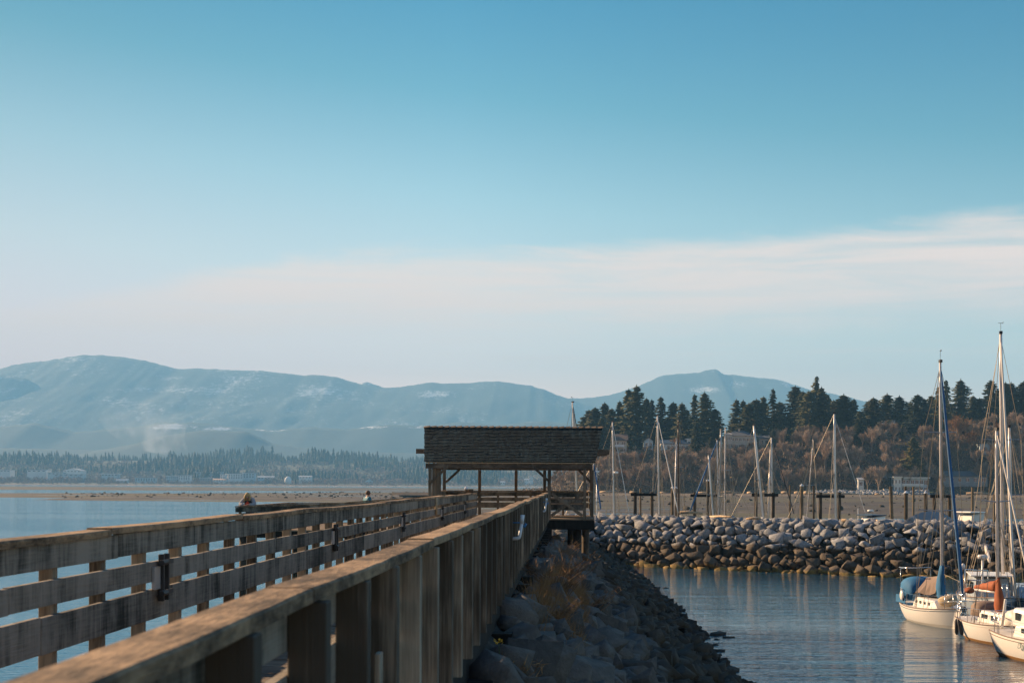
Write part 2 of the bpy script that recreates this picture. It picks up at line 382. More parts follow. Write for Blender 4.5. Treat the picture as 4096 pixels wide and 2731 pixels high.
m, nt, b = mat('mountain_forest_and_snow'); p = posn(nt)
at = nt.new('ShaderNodeAttribute'); at.attribute_name = 'snow'
sn = nt.m('ADD', nt.m('MULTIPLY', nt.noise(nt.mapping(p, (0.035, 0.012, 0.06)), 1.0, 8, 0.8), 0.72), nt.m('MULTIPLY', nt.noise(nt.mapping(p, (0.0022, 0.001, 0.006)), 1.0, 3, 0.6), 0.4))
f = nt.step(nt.m('ADD', at.outputs['Fac'], nt.m('MULTIPLY', nt.m('SUBTRACT', sn, 0.5), 1.6)), 0.46, 0.72)
fo = nt.mix(nt.noise(p, 0.012, 6), (0.018, 0.036, 0.040), (0.05, 0.075, 0.075))
nt.link(nt.mix(f, fo, (0.62, 0.66, 0.70)), b.inputs['Base Color']); b.inputs['Roughness'].default_value = 0.9
M['mount'] = m
def ridge(name, Y, prof, depth, amp, seed, snow, x4a, x4b, n=260, nt_=46, base=40.0, spots=()):
    """a range whose crest stands at distance Y; prof gives its height at pixels of the photograph"""
    V = []; S = []
    for i in range(n):
        px = x4a + (x4b - x4a) * i / (n - 1)
        x0 = (px - 2280) * Y / F
        crest = P(px, interp(px, prof), Y).z + 0.006 * Y * 0.07 * fbm(px, seed, 0.03, 5)
        for j in range(nt_):
            t = j / (nt_ - 5)                         # the last rows fall away behind the crest
            if t <= 1: y = Y - depth * (1 - t); z = base + (crest - base) * (t ** 1.15)
            else: y = Y + depth * 1.2 * (t - 1); z = crest - (crest - base) * 0.9 * min(1, (t - 1) * 8)
            g = max(0.0, min(1.0, t)) * max(0.0, 1 - t) * 4 * (t <= 1)
            z += amp * g * (fbm(x0 + seed * 99, y * 0.6, 0.0011, 6) + 0.6 * abs(fbm(x0, y * 0.3 + seed * 7, 0.0024, 4)))
            V.append((x0 + 0.10 * (y - Y) * (x0 / Y), y, z))
            hz = P(px, 0, y).z
            pyv = 1934 + TILT * (px - 2280) - (z - EYE) * F / y
            s = snow
            for (sx, sy, rx, ry, a) in spots:
                s = max(s, a * math.exp(-((px - sx) / rx) ** 2 - ((pyv - sy) / ry) ** 2))
            S.append(s)
    a = np.array([i * nt_ + j for i in range(n - 1) for j in range(nt_ - 1)])
    o = arrays(name, V, np.stack([a, a + nt_, a + nt_ + 1, a + 1], 1), M['mount'], smooth=True)
    at = o.data.attributes.new('snow', 'FLOAT', 'POINT'); at.data.foreach_set('value', np.array(S, dtype=np.float32))
    return tag(o, kind='structure')
S2 = 4096 / 2352
prof_main = [(x * S2, y * S2) for x, y in [(-400, 860), (-120, 870), (0, 847), (20, 840), (60, 832), (110, 828), (150, 821), (190, 815), (240, 816), (290, 821), (330, 828), (370, 838), (410, 848), (450, 846), (500, 848), (560, 851), (600, 851), (650, 857), (700, 862), (740, 861), (780, 868), (820, 880), (870, 891), (920, 888), (950, 884), (990, 877), (1020, 881), (1060, 880), (1100, 877), (1140, 875), (1180, 880), (1220, 886), (1250, 895), (1280, 907), (1310, 917), (1350, 930), (1450, 960), (1700, 1010), (1900, 1030)]]
prof_right = [(x * S2, y * S2) for x, y in [(700, 990), (800, 890), (840, 877), (870, 886), (960, 920), (1200, 922), (1310, 915), (1360, 913), (1400, 907), (1430, 898), (1460, 888), (1490, 876), (1520, 862), (1560, 858), (1600, 856), (1620, 850), (1645, 848), (1660, 859), (1700, 863), (1750, 868), (1790, 872), (1830, 886), (1870, 899), (1920, 905), (1980, 920), (2100, 935), (2352, 950), (2700, 990)]]
ridge('mountain_range', 9000, prof_main, 2600, 55, 1.3, 0.32, -700, 3300, n=420, spots=[(850, 1560, 620, 34, 0.46), (1290, 1560, 160, 50, 0.5), (1230, 1490, 160, 22, 0.6), (720, 1510, 120, 22, 0.5), (1750, 1575, 150, 26, 0.62), (330, 1440, 260, 26, 0.44), (1280, 1640, 140, 40, 0.4)])
ridge('mountain_peak', 9400, prof_right, 2600, 45, 4.1, 0.22, 1250, 4700, n=320, spots=[(2790, 1560, 120, 24, 0.52), (2860, 1490, 60, 16, 0.55), (2930, 1535, 70, 26, 0.42), (3140, 1535, 60, 26, 0.5), (1450, 1540, 60, 20, 0.6)])
ridge('near_ridge', 8300, [(-900, 1520), (-200, 1496), (0, 1494), (102, 1512), (204, 1570), (330, 1625), (500, 1705), (700, 1770), (900, 1830)], 1500, 35, 2.2, 0.32, -900, 900, n=140, nt_=34, spots=[(60, 1560, 120, 24, 0.5), (200, 1640, 160, 16, 0.55)])
ridge('foothills', 6400, [(-900, 1690), (0, 1706), (140, 1690), (300, 1728), (560, 1705), (640, 1688), (820, 1692), (970, 1712), (1100, 1722), (1230, 1708), (1400, 1716), (1560, 1696), (1700, 1704), (1850, 1686), (2000, 1698), (2150, 1684), (2300, 1694), (2700, 1700), (4600, 1730)], 900, 18, 3.0, 0.14, -900, 4600, n=240, nt_=24, spots=[(700, 1705, 130, 18, 0.7), (880, 1715, 110, 12, 0.66), (1080, 1718, 100, 9, 0.6), (1480, 1708, 130, 9, 0.62), (1700, 1708, 120, 9, 0.6), (2050, 1680, 110, 14, 0.7)])
ridge('forested_foothill', 5400, [(-900, 1780), (0, 1790), (400, 1800), (560, 1770), (633, 1745), (816, 1720), (980, 1724), (1100, 1775), (1326, 1806), (1700, 1812), (2300, 1806), (4600, 1820)], 700, 20, 5.0, 0.05, -900, 4600, n=220, nt_=20)

# ---------------------------------------------------------------- the pier
DZ = 4.60                       # walking level
pier = empty('fishing_pier', (-2.1, 25, 0), 0, 'long straight timber pier running out to the roofed shelter', 'pier')
def under(o, parent):           # children are modelled in world coordinates
    o.parent = parent; o.matrix_parent_inverse = Matrix.Translation(-Vector(parent.location)) if parent.rotation_euler.z == 0 else parent.matrix_world.inverted(); return o
d = MB()
y = -5.0
while y < 56.8:
    wd = 0.14; d.span(-3.50, -0.91, y, y + wd - 0.008, DZ - 0.045, DZ + rnd.uniform(-0.002, 0.004)); y += wd
under(d.build('deck', M['deck']), pier)
fa = MB(); fa.span(-0.935, -0.912, -5, 56.8, DZ - 0.37, DZ - 0.055); under(fa.build('fascia', M['creosote']), pier)
for x in (-3.3, -2.1, -1.03):
    st = MB(); st.span(x - 0.09, x + 0.09, -5, 56.8, DZ - 0.36, DZ - 0.05); under(st.build('stringer', M['creosote']), pier)
for k in range(27):
    yy = 2.6 + k * 2.05
    cb = MB(); cb.span(-3.6, -0.70 + rnd.uniform(-0.01, 0.03), yy - 0.15, yy + 0.15, DZ - 0.72, DZ - 0.375); under(cb.build('cross_beam', M['creosote']), pier)
    if k % 2 == 0:
        for x in (-3.2, -1.05):
            pl = MB(); pl.tube([(x, yy, 0.5), (x, yy, DZ - 0.73)], 0.16, 12); under(pl.build('pile', M['darkpile'], smooth=True), pier)

RT = 5.67                       # top of the hand rails
def railing(name, label, x_cap, x_board, x_post, y0, y1, pitch, postmat, group=None, lens=(3.4, 4.2)):
    """straight railing along y: cap on top, three boards on the walkway side, square posts outside"""
    t = empty(name, ((x_cap[0] + x_cap[1]) / 2, (y0 + y1) / 2, DZ), 0, label, 'railing', group)
    y = y0
    while y < y1 - 0.3:
        L = rnd.uniform(*lens); e = min(y1, y + L); a, c = rnd.uniform(-0.016, 0.014), rnd.uniform(-0.016, 0.014)
        cp = MB()
        n = 14; rings = []
        for i in range(n + 1):                       # a cap board with a slight sag and a worn, uneven edge
            q = i / n; yy = y + 0.006 + (e - y - 0.012) * q; z = RT + a * (1 - q) + c * q - 0.008 * math.sin(math.pi * q)
            w0 = x_cap[0] + 0.004 * fbm(yy, 1.0, 2.3); w1 = x_cap[1] + 0.006 * fbm(yy, 7.0, 2.9)
            r = 0.008
            rings.append([(w0, yy, z - 0.045), (w1, yy, z - 0.045), (w1, yy, z - r), (w1 - r, yy, z + 0.002 * fbm(yy, 3, 4)), (w0 + r, yy, z), (w0, yy, z - r)])
        cp.loft(rings); under(cp.build('cap_rail', M['cap']), t)
        y = e
    rows = ((5.455, 5.622), (5.222, 5.378), (4.93, 5.162))
    for (z0, z1) in rows:
        y = y0 + rnd.uniform(-1.5, 0)
        while y < y1 - 0.2:
            e = min(y1, y + rnd.uniform(3.6, 5.0)); s = rnd.uniform(-0.006, 0.006); s2 = rnd.uniform(-0.006, 0.006)
            bd = MB(); xo = rnd.uniform(-0.003, 0.003)
            ya, yb = max(y, y0) + 0.004, e - 0.004
            bd.loft([[(x_board[0] + xo, yy, z0 + q), (x_board[1] + xo, yy, z0 + q), (x_board[1] + xo, yy, z1 + q), (x_board[0] + xo, yy, z1 + q)] for yy, q in ((ya, s), (yb, s2))])
            under(bd.build('rail_board', M['rail'], bevel=0.004), t); y = e
    y = y0 + 0.3
    while y < y1:
        z0 = 4.60 if x_post[0] > -2 else 4.25
        jx = rnd.uniform(-0.008, 0.008)
        pb = MB(); pb.span(x_post[0] + jx, x_post[1] + jx, y - 0.045, y + 0.045, z0 - rnd.uniform(0, 0.02), 5.618); under(pb.build('post', postmat, bevel=0.004), t)
        y += pitch + rnd.uniform(-0.03, 0.03)
    return t
railing('railing', 'timber railing nearest the viewer with a worn brown cap and dark outer posts', (-0.955, -0.795), (-0.945, -0.903), (-0.905, -0.78), 0.35, 53.6, 0.98, M['outerpost'], 'railings of the pier')
railing('railing', 'long timber railing on the seaward side, three stained boards with open gaps to the water', (-3.42, -3.235), (-3.295, -3.252), (-3.388, -3.297), 2.0, 49.8, 0.97, M['post'], 'railings of the pier')

# block nailed to an outer post of the near railing
bl = MB(); bl.span(-0.799, -0.775, 5.83, 5.92, 5.00, 5.30); tag(bl.build('timber_block', M['outerpost'], bevel=0.004), 'short timber block fixed to the outside of the near railing', 'wood block')

# rod holders: iron brackets on the seaward railing
def bracket(y, label):
    t = empty('rod_holder', (-3.22, y, 5.2), 0, label, 'rod holder', 'iron rod holders on the seaward railing')
    for dy in (-0.07, 0.07):
        a = MB(); a.span(-3.245, -3.20, y + dy - 0.016, y + dy + 0.016, 5.06, 5.43); under(a.build('upright', M['black'], bevel=0.004), t)
    for z in (5.13, 5.37):
        a = MB(); a.span(-3.205, -3.185, y - 0.20, y + 0.14, z - 0.018, z + 0.018); a.tube([(-3.18, y - 0.21, z), (-3.18, y - 0.08, z)], 0.022, 8); under(a.build('strap', M['black']), t)
    a = MB(); a.span(-3.248, -3.22, y - 0.25, y - 0.10, 5.16, 5.34); under(a.build('plate', M['greymast'], bevel=0.004), t)
for y, l in ((11.3, 'black iron rod holder on the seaward railing, nearest the viewer and largest'), (19.6, 'black iron rod holder on the seaward railing, second along from the viewer'),
             (27.6, 'black iron rod holder at the middle of the seaward railing'), (36.0, 'black iron rod holder just past the pale upright stick on the seaward railing'), (43.9, 'black iron rod holder closest to the shelter end of the seaward railing')):
    bracket(y, l)
st = MB(); st.tube([(-3.215, 34.2, 5.24), (-3.215, 34.2, 5.66)], 0.03, 8); tag(st.build('upright_stick', M['lightwood'], smooth=True), 'pale upright stick fixed to the seaward railing', 'stick')
# plastic pipe rod holders outside the near railing
def pipe(y, x, z1, z0, label, r):
    t = empty('rod_pipe', (x, y, z1), 0, label, 'pipe holder', 'plastic rod pipes on the near railing')
    a = MB(); a.tube([(x, y, z1), (x - 0.01, y, z1 - 0.12)], r * 1.25, 12); under(a.build('socket', M['pvc'], smooth=True), t)
    a = MB(); a.tube([(x - 0.008, y, z1 - 0.11), (x - 0.040, y, z0 + 0.035), (x - 0.048, y, z0 + 0.008), (x - 0.066, y, z0), (x - 0.145, y, z0 - 0.004)], r, 12); under(a.build('pipe', M['pvc'], smooth=True), t)
    a = MB(); a.tube([(x + 0.05, y + 0.02, z1 - 0.12), (x + 0.03, y + 0.02, z1 - 0.17), (x, y + 0.02, z1 - 0.15)], r * 0.8, 8); a.tube([(x, y, z1 - 0.11), (x - 0.15, y + 0.02, z1 - 0.11)], r * 0.5, 6); under(a.build('clamp', M['bluepl'], smooth=True), t)
pipe(20.0, -0.665, 5.56, 5.23, 'pale bent plastic pipe on the near railing, the larger one', 0.023)
pipe(41.0, -0.675, 5.58, 5.20, 'pale bent plastic pipe on the near railing, the small one by the shelter', 0.026)

# ---------------------------------------------------------------- the roofed shelter
YF, YR, YM = 57.0, 63.4, 60.2
sh = empty('roofed_shelter', (-2.5, 60, DZ), 0, 'open timber shelter with a dark shingled gable roof at the end of the pier', 'shelter')
def part(mb, name, m, bevel=0.006, smooth=False): return under(mb.build(name, m, bevel=bevel, smooth=smooth), sh)
# roof of shingle courses; the gables lean out towards the ridge
m, nt, b = mat('cedar_shingles'); p = posn(nt)
n1 = nt.noise(nt.mapping(p, (7.5, 1.2, 1.2)), 1.0, 3, 0.5); n2 = nt.noise(p, 18, 4, 0.7); n3 = nt.noise(p, 1.2, 3)
f = nt.m('ADD', nt.m('MULTIPLY', n1, 0.5), nt.m('ADD', nt.m('MULTIPLY', n2, 0.3), nt.m('MULTIPLY', n3, 0.25)))
nt.link(nt.ramp(f, [(0.35, (0.004, 0.010, 0.012)), (0.55, (0.011, 0.026, 0.030)), (0.72, (0.036, 0.070, 0.078))]), b.inputs['Base Color']); b.inputs['Roughness'].default_value = 0.9
b.inputs['Specular IOR Level'].default_value = 0.15
bump(nt, b, n2, 0.5, 0.01)
M['shingle'] = m
EZ, RZ = 6.86, 8.36
def roof_slope(yf, sgn):
    r = MB(); n = 23
    for k in range(n):
        t0 = k / n; t1 = (k + 1) / n + 0.012
        def row(t): return yf + sgn * (YM - 57.0) * t, EZ + (RZ - EZ) * t, -5.84 - 0.34 * t, 1.01 + 0.35 * t
        ya, za, xa, xb = row(t0); yb, zb, xc, xd = row(t1)
        x = xa + rnd.uniform(-0.015, 0.01)
        while x < xb:                                 # every shingle of the course has its own butt line
            w_ = rnd.uniform(0.10, 0.24); e = min(xb + 0.01, x + w_)
            lift = 0.032 + rnd.uniform(-0.006, 0.009); dn = rnd.uniform(-0.012, 0.012)
            q0 = (x - xa) / (xb - xa); q1 = (e - xa) / (xb - xa)
            xt0 = xc + (xd - xc) * q0; xt1 = xc + (xd - xc) * q1
            r.add([(x, ya - sgn * dn, za + lift), (e - 0.006, ya - sgn * dn, za + lift), (xt1 - 0.006, yb, zb + 0.006), (xt0, yb, zb + 0.006), (x, ya - sgn * dn, za - 0.004), (e - 0.006, ya - sgn * dn, za - 0.004), (xt1 - 0.006, yb, zb - 0.02), (xt0, yb, zb - 0.02)],
                  [(0, 1, 2, 3), (0, 4, 5, 1), (1, 5, 6, 2), (3, 7, 4, 0), (4, 7, 6, 5)])
            x = e
    return part(r, 'roof_slope', M['shingle'], 0)
roof_slope(57.0, 1); roof_slope(63.4, -1)
cap = MB(); x = -6.20
while x < 1.38:
    e = min(1.385, x + 0.27); z = RZ + 0.05
    cap.add([(x, YM - 0.16, z - 0.075), (e, YM - 0.16, z - 0.05), (e, YM, z + 0.03), (x, YM, z - 0.01), (x, YM + 0.16, z - 0.075), (e, YM + 0.16, z - 0.05)], [(0, 1, 2, 3), (3, 2, 5, 4), (1, 5, 2), (0, 3, 4)]); x = e
part(cap, 'ridge_cap', M['beam'], 0)
for sgn, yf in ((1, 57.0), (-1, 63.4)):
    dk = MB()
    for k in range(14):                               # boarded soffit seen from below
        t0, t1 = k / 14, (k + 0.96) / 14
        ya, yb = yf + sgn * (YM - 57.0) * t0, yf + sgn * (YM - 57.0) * t1; za, zb = EZ + (RZ - EZ) * t0 - 0.03, EZ + (RZ - EZ) * t1 - 0.03
        xa, xb = -5.80 - 0.34 * t0, 0.97 + 0.35 * t0
        dk.add([(xa, ya, za), (xb, ya, za), (xb, yb, zb), (xa, yb, zb), (xa, ya, za - 0.02), (xb, ya, za - 0.02), (xb, yb, zb - 0.02), (xa, yb, zb - 0.02)], [(0, 1, 2, 3), (4, 7, 6, 5), (0, 4, 5, 1), (2, 6, 7, 3), (1, 5, 6, 2), (0, 3, 7, 4)])
    part(dk, 'roof_boarding', M['lightwood'], 0)
    for k in range(12):
        x = -5.68 + k * 0.594; rf = MB(); rf.bar((x, yf + sgn * 0.06, EZ - 0.105), (x, YM - sgn * 0.03, RZ - 0.125), 0.045, 0.10); part(rf, 'rafter', M['lightwood'], 0)
for (y, xa, xb, z0, z1) in ((57.12, -5.80, 0.89, 6.59, 6.79), (63.28, -5.78, 1.0, 6.59, 6.79)):
    bm_ = MB(); bm_.span(xa, xb, y - 0.07, y + 0.07, z0, z1); part(bm_, 'eave_beam', M['beam'])
for y in (58.55, 61.85):
    bm_ = MB(); bm_.span(-6.34, 1.62, y - 0.08, y + 0.08, 7.21, 7.41); part(bm_, 'purlin', M['beam'])
bm_ = MB(); bm_.span(-6.1, 1.3, YM - 0.06, YM + 0.06, 8.00, 8.20); part(bm_, 'ridge_beam', M['beam'])
for xg in (-5.6, 0.75):
    bm_ = MB(); bm_.span(xg - 0.06, xg + 0.06, 57.2, 63.2, 6.60, 6.78); part(bm_, 'tie_beam', M['beam'])
    for y, zt in ((58.55, 7.20), (61.85, 7.20), (YM, 7.99)):
        kp = MB(); kp.span(xg - 0.055, xg + 0.055, y - 0.055, y + 0.055, 6.79, zt); part(kp, 'king_post', M['beam'])
def post(x, y, w_=0.13, z0=4.56, z1=6.585): 
    a = MB(); a.span(x - w_ / 2, x + w_ / 2, y - w_ / 2, y + w_ / 2, z0, z1); part(a, 'post', M['shelterpost'])
for x, y in ((-5.62, 57.12), (-5.48, 57.25), (-0.83, 57.12), (-5.59, 63.28), (-4.02, 63.28), (-2.40, 63.28), (-1.13, 63.28), (0.94, 63.28), (0.94, 60.2), (-5.62, 60.2)): post(x, y)
a = MB(); a.span(0.53, 0.65, 57.06, 57.18, 4.48, 6.585); part(a, 'post', M['shelterpost'])
a = MB(); a.span(-5.41, -5.20, 57.3, 57.36, 4.6, 6.58); part(a, 'side_board', M['shelterpost'])
def brace(p0, p1): a = MB(); a.bar(p0, p1, 0.10, 0.07, (0, 1, 0)); part(a, 'knee_brace', M['shelterpost'])
brace((-5.62, 57.0, 5.98), (-4.88, 57.0, 6.70)); brace((-0.80, 57.0, 6.05), (-1.55, 57.0, 6.74)); brace((0.94, 63.16, 6.05), (0.4, 63.16, 6.6)); brace((-5.5, 63.1, 6.05), (-4.9, 63.1, 6.6))
# railings inside the shelter
def boards(p0, p1, rows=((5.455, 5.63), (5.222, 5.378), (4.93, 5.162)), capz=5.66, th=0.042):
    p0, p1 = Vector(p0), Vector(p1)
    for (z0, z1) in rows:
        a = MB(); a.bar(p0 + Vector((0, 0, (z0 + z1) / 2)), p1 + Vector((0, 0, (z0 + z1) / 2)), th, z1 - z0); part(a, 'rail_board', M['rail'], 0.004)
    if capz:
        a = MB(); a.bar(p0 + Vector((0, 0, capz)), p1 + Vector((0, 0, capz)), 0.15, 0.045); part(a, 'cap_rail', M['cap'], 0.004)
boards((-5.5, 63.17, 0), (0.86, 63.17, 0)); boards((0.84, 57.4, 0), (0.84, 63.1, 0)); boards((-5.5, 60.3, 0), (-5.5, 63.1, 0))
for x in (-4.6, -3.2, -1.75, -0.3): 
    a = MB(); a.span(x - 0.05, x + 0.05, 63.20, 63.30, 4.56, 5.63); part(a, 'rail_post', M['shelterpost'])
boards((-0.76, 57.2, 0), (0.52, 57.2, 0))
a = MB(); a.bar((-0.74, 57.10, 5.60), (0.50, 57.10, 4.72), 0.04, 0.12, (0, 0, 1)); part(a, 'cross_brace', M['shelterpost'], 0.004)
a = MB(); a.bar((-0.74, 57.15, 4.72), (0.50, 57.15, 5.60), 0.04, 0.12, (0, 0, 1)); part(a, 'cross_brace', M['shelterpost'], 0.004)
dk = MB(); y = 56.9
while y < 63.6: dk.span(-5.8, 0.99, y, y + 0.135, DZ - 0.05, DZ + rnd.uniform(-0.003, 0.003)); y += 0.142
part(dk, 'floor', M['deck'], 0)
for (xa, xb, ya, yb) in ((-5.8, 0.99, 56.86, 57.05), (-5.8, 0.99, 63.3, 63.5), (0.80, 0.98, 57.06, 63.29), (-5.78, -5.6, 57.06, 63.29), (-2.6, -2.4, 57.06, 63.29)):
    a = MB(); a.span(xa, xb, ya, yb, 4.17, 4.53); part(a, 'floor_beam', M['creosote'])
for x, y, r in ((0.30, 57.3, 0.17), (0.02, 58.0, 0.11), (0.7, 63.0, 0.17), (-2.5, 57.4, 0.17), (-5.5, 57.4, 0.17), (-5.5, 63, 0.17), (-2.5, 63, 0.17)):
    a = MB(); a.tube([(x, y, 0.6), (x, y, 4.16)], r, 12); part(a, 'pile', M['darkpile'], 0, True)

# ---------------------------------------------------------------- lower fishing platform with a ramp rail, on the seaward side
pf = empty('fishing_platform', (-11, 70, 4), 0, 'lower timber platform on piles beyond the seaward railing', 'platform')
a = MB(); y = 64.0
while y < 77: a.span(-15.1, -5.9, y, y + 0.13, 3.80, 3.86); y += 0.14
under(a.build('deck', M['deck']), pf)
for x in (-14.8, -12, -9, -6.2):
    for y in (64.4, 70.5, 76.6):
        a = MB(); a.tube([(x, y, -1.5), (x, y, 3.5)], 0.16, 10); under(a.build('pile', M['darkpile'], smooth=True), pf)
for y in (64.4, 70.5, 76.6):
    a = MB(); a.span(-15.1, -5.9, y - 0.14, y + 0.14, 3.5, 3.79); under(a.build('cross_beam', M['creosote']), pf)
def path_rail(label, pts, drop=1.07, gap=1.5):
    t = empty('railing', pts[0], 0, label, 'railing', 'railings of the lower platform')
    for p, q in zip(pts[:-1], pts[1:]):
        p, q = Vector(p), Vector(q)
        a = MB(); a.bar(p + Vector((0, 0, -0.03)), q + Vector((0, 0, -0.03)), 0.24, 0.055); under(a.build('cap_rail', M['cap'], bevel=0.004), t)
        for z0, z1 in ((0.07, 0.28), (0.34, 0.5), (0.56, 0.78)):
            a = MB(); a.bar(p - Vector((0, 0, (z0 + z1) / 2)), q - Vector((0, 0, (z0 + z1) / 2)), 0.05, z1 - z0); under(a.build('rail_board', M['rail'], bevel=0.004), t)
        n = max(1, int((q - p).length / gap))
        for k in range(n):
            c = p + (q - p) * ((k + 0.12) / n); a = MB(); a.box((c.x, c.y + (0.08 if abs((q - p).x) > abs((q - p).y) else 0), c.z - 0.06 - drop / 2), (0.11, 0.11, drop)); under(a.build('post', M['post'], bevel=0.004), t)
    return t
path_rail('railing of the lower platform climbing as a ramp towards the shelter', [(-15.05, 64, 4.93), (-11.7, 64, 5.03), (-10.1, 64, 5.13), (-8.85, 64, 5.23), (-7.1, 64, 5.36), (-5.75, 64, 5.50)])
path_rail('far railing of the lower platform, running straight and level along its seaward edge', [(-15.0, 64.5, 4.93), (-15.2, 77, 4.93), (-6, 77, 4.93)])
for (c, s, l) in (((-5.95, 57.4, 5.52), (0.62, 0.14, 0.10), 'short dark beam end left of the shelter, the outermost'), ((-5.1, 58.4, 5.56), (0.5, 0.14, 0.1), 'short dark beam end beside the shelter post')):
    pass

# ---------------------------------------------------------------- embankment below the pier, breakwater, boulders
def bank_h(x, y):
    if y < 108:
        crest = 4.30 if y < 38 else max(3.3, 4.30 - 0.028 * (y - 38))
        toe = 0.35 * fbm(y, 2.0, 0.35) + interp(y, [(0, 6.5), (30, 5.5), (45, 5.0), (60, 5.2), (75, 4.9), (90, 4.4), (104, 3.7)])
        if x > -0.9: h = crest * (1 - ((x + 0.9) / (toe + 0.9)) ** 0.86) if x < toe else -(x - toe) * 0.8
        elif x > -3.3: h = crest
        else: h = crest + (x + 3.3) * 0.75
        if y < 10: h = max(h, 4.45 - 2.5 * max(0, y - 5) / 5 - max(0, x - 2) * 0.8 if x > -0.6 else h)
    else: h = -2
    h = max(h, bw_h(x, y))
    return h + 0.12 * fbm(x, y, 0.5)
def bw_line(x): return interp(x, [(-12, 107), (3.5, 104.5), (21, 93), (40, 84), (80, 74)])     # near waterline of the breakwater
def bw_h(x, y):
    q = y - bw_line(x)
    if x < -12: return -2
    return min(q * 0.66, 3.15, (14.5 - q) * 0.66)
m, nt, b = mat('embankment_rubble'); p = posn(nt)
nt.link(nt.ramp(nt.noise(p, 2.5, 6, 0.7), [(0.3, (0.012, 0.013, 0.012)), (0.55, (0.04, 0.038, 0.03)), (0.75, (0.08, 0.075, 0.06))]), b.inputs['Base Color']); b.inputs['Roughness'].default_value = 0.9
bump(nt, b, nt.noise(p, 3.0, 6, 0.7), 1.0, 0.15)
M['rubble'] = m
tag(grid('embankment', np.linspace(-10, 7, 46), np.linspace(-12, 110, 160), lambda x, y: bank_h(x, y) - 0.10, M['rubble']), kind='structure')
tag(grid('breakwater_core', np.linspace(-12, 78, 120), np.linspace(72, 124, 80), lambda x, y: bw_h(x, y) - 0.18 + 0.1 * fbm(x, y, 0.5), M['rubble']), kind='structure')

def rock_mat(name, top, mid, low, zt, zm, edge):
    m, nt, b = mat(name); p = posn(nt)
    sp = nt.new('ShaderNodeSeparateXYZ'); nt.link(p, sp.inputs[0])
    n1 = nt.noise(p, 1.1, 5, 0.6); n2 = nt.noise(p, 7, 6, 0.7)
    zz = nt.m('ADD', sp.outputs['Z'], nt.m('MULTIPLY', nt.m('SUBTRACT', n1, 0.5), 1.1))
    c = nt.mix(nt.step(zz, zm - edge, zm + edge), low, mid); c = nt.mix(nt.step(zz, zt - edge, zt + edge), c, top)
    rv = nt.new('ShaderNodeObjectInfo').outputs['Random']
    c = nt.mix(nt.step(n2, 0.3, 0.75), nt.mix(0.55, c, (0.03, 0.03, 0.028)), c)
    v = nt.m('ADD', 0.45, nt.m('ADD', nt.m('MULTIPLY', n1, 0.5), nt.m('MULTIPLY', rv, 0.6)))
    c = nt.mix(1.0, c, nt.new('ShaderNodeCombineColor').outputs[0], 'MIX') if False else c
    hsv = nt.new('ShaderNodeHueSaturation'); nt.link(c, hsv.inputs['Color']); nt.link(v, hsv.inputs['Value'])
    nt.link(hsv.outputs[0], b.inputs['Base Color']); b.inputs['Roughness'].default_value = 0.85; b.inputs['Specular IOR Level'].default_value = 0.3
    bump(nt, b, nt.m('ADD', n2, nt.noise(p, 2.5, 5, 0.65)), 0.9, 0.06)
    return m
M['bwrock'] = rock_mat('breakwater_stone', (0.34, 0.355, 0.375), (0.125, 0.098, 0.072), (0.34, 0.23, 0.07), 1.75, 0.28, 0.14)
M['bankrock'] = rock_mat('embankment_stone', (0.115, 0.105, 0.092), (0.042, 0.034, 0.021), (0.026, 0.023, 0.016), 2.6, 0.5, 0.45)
def rock_variant(seed, npts, bev):
    """an angular quarry stone: the hull of a few scattered points with its edges knocked off"""
    r = random.Random(seed); bm = bmesh.new()
    ax = (r.uniform(1.0, 1.6), r.uniform(0.75, 1.1), r.uniform(0.6, 0.95))
    if seed % 3:                                     # two in three are blocks
        for cx in (-1, 1):
            for cy in (-1, 1):
                for cz in (-1, 1): bm.verts.new(((cx * 0.62 + r.uniform(-0.26, 0.26)) * ax[0], (cy * 0.62 + r.uniform(-0.26, 0.26)) * ax[1], (cz * 0.62 + r.uniform(-0.26, 0.26)) * ax[2]))
        npts = 2
    for _ in range(npts):
        n = Vector((r.gauss(0, 1), r.gauss(0, 1), r.gauss(0, 1))).normalized() * r.uniform(0.75, 1.12)
        bm.verts.new((n.x * ax[0], n.y * ax[1], n.z * ax[2]))
    res = bmesh.ops.convex_hull(bm, input=bm.verts[:])
    bmesh.ops.delete(bm, geom=[v for v in bm.verts if not v.link_faces], context='VERTS')
    bmesh.ops.dissolve_limit(bm, angle_limit=0.30, verts=bm.verts[:], edges=bm.edges[:])
    if bev: bmesh.ops.bevel(bm, geom=bm.edges[:], offset=bev, segments=1, affect='EDGES', clamp_overlap=True)
    bmesh.ops.triangulate(bm, faces=bm.faces[:])
    V = np.array([v.co[:] for v in bm.verts]); Fc = np.array([[v.index for v in f.verts] for f in bm.faces]); bm.free()
    V += np.array([[0.03 * mnoise.noise(Vector(v * 2.3) + Vector((seed, 0, 0))) for _ in range(3)] for v in V])
    return V, Fc
BIG = [rock_variant(100 + k, 10 + k % 6, 0.02) for k in range(14)]; SMALL = [rock_variant(300 + k, 8 + k % 4, 0.0) for k in range(10)]
rock_me = {}
def rock_mesh(k, mt):
    if (k, mt) not in rock_me:
        V, Fc = BIG[k]; o = arrays('boulder', V, Fc, M[mt]); rock_me[(k, mt)] = o.data; bpy.data.objects.remove(o)
    return rock_me[(k, mt)]
def rot_np(e): return np.array(Euler(e).to_matrix())
def merged(name, items, variants, m):
    V, Fs, off = [], [], 0
    for (k, loc, e, sc) in items:
        v, f = variants[k]; V.append((v * sc) @ rot_np(e).T + np.array(loc)); Fs.append(f + off); off += len(v)
    return arrays(name, np.concatenate(V), np.concatenate(Fs), m)
rr = random.Random(21)
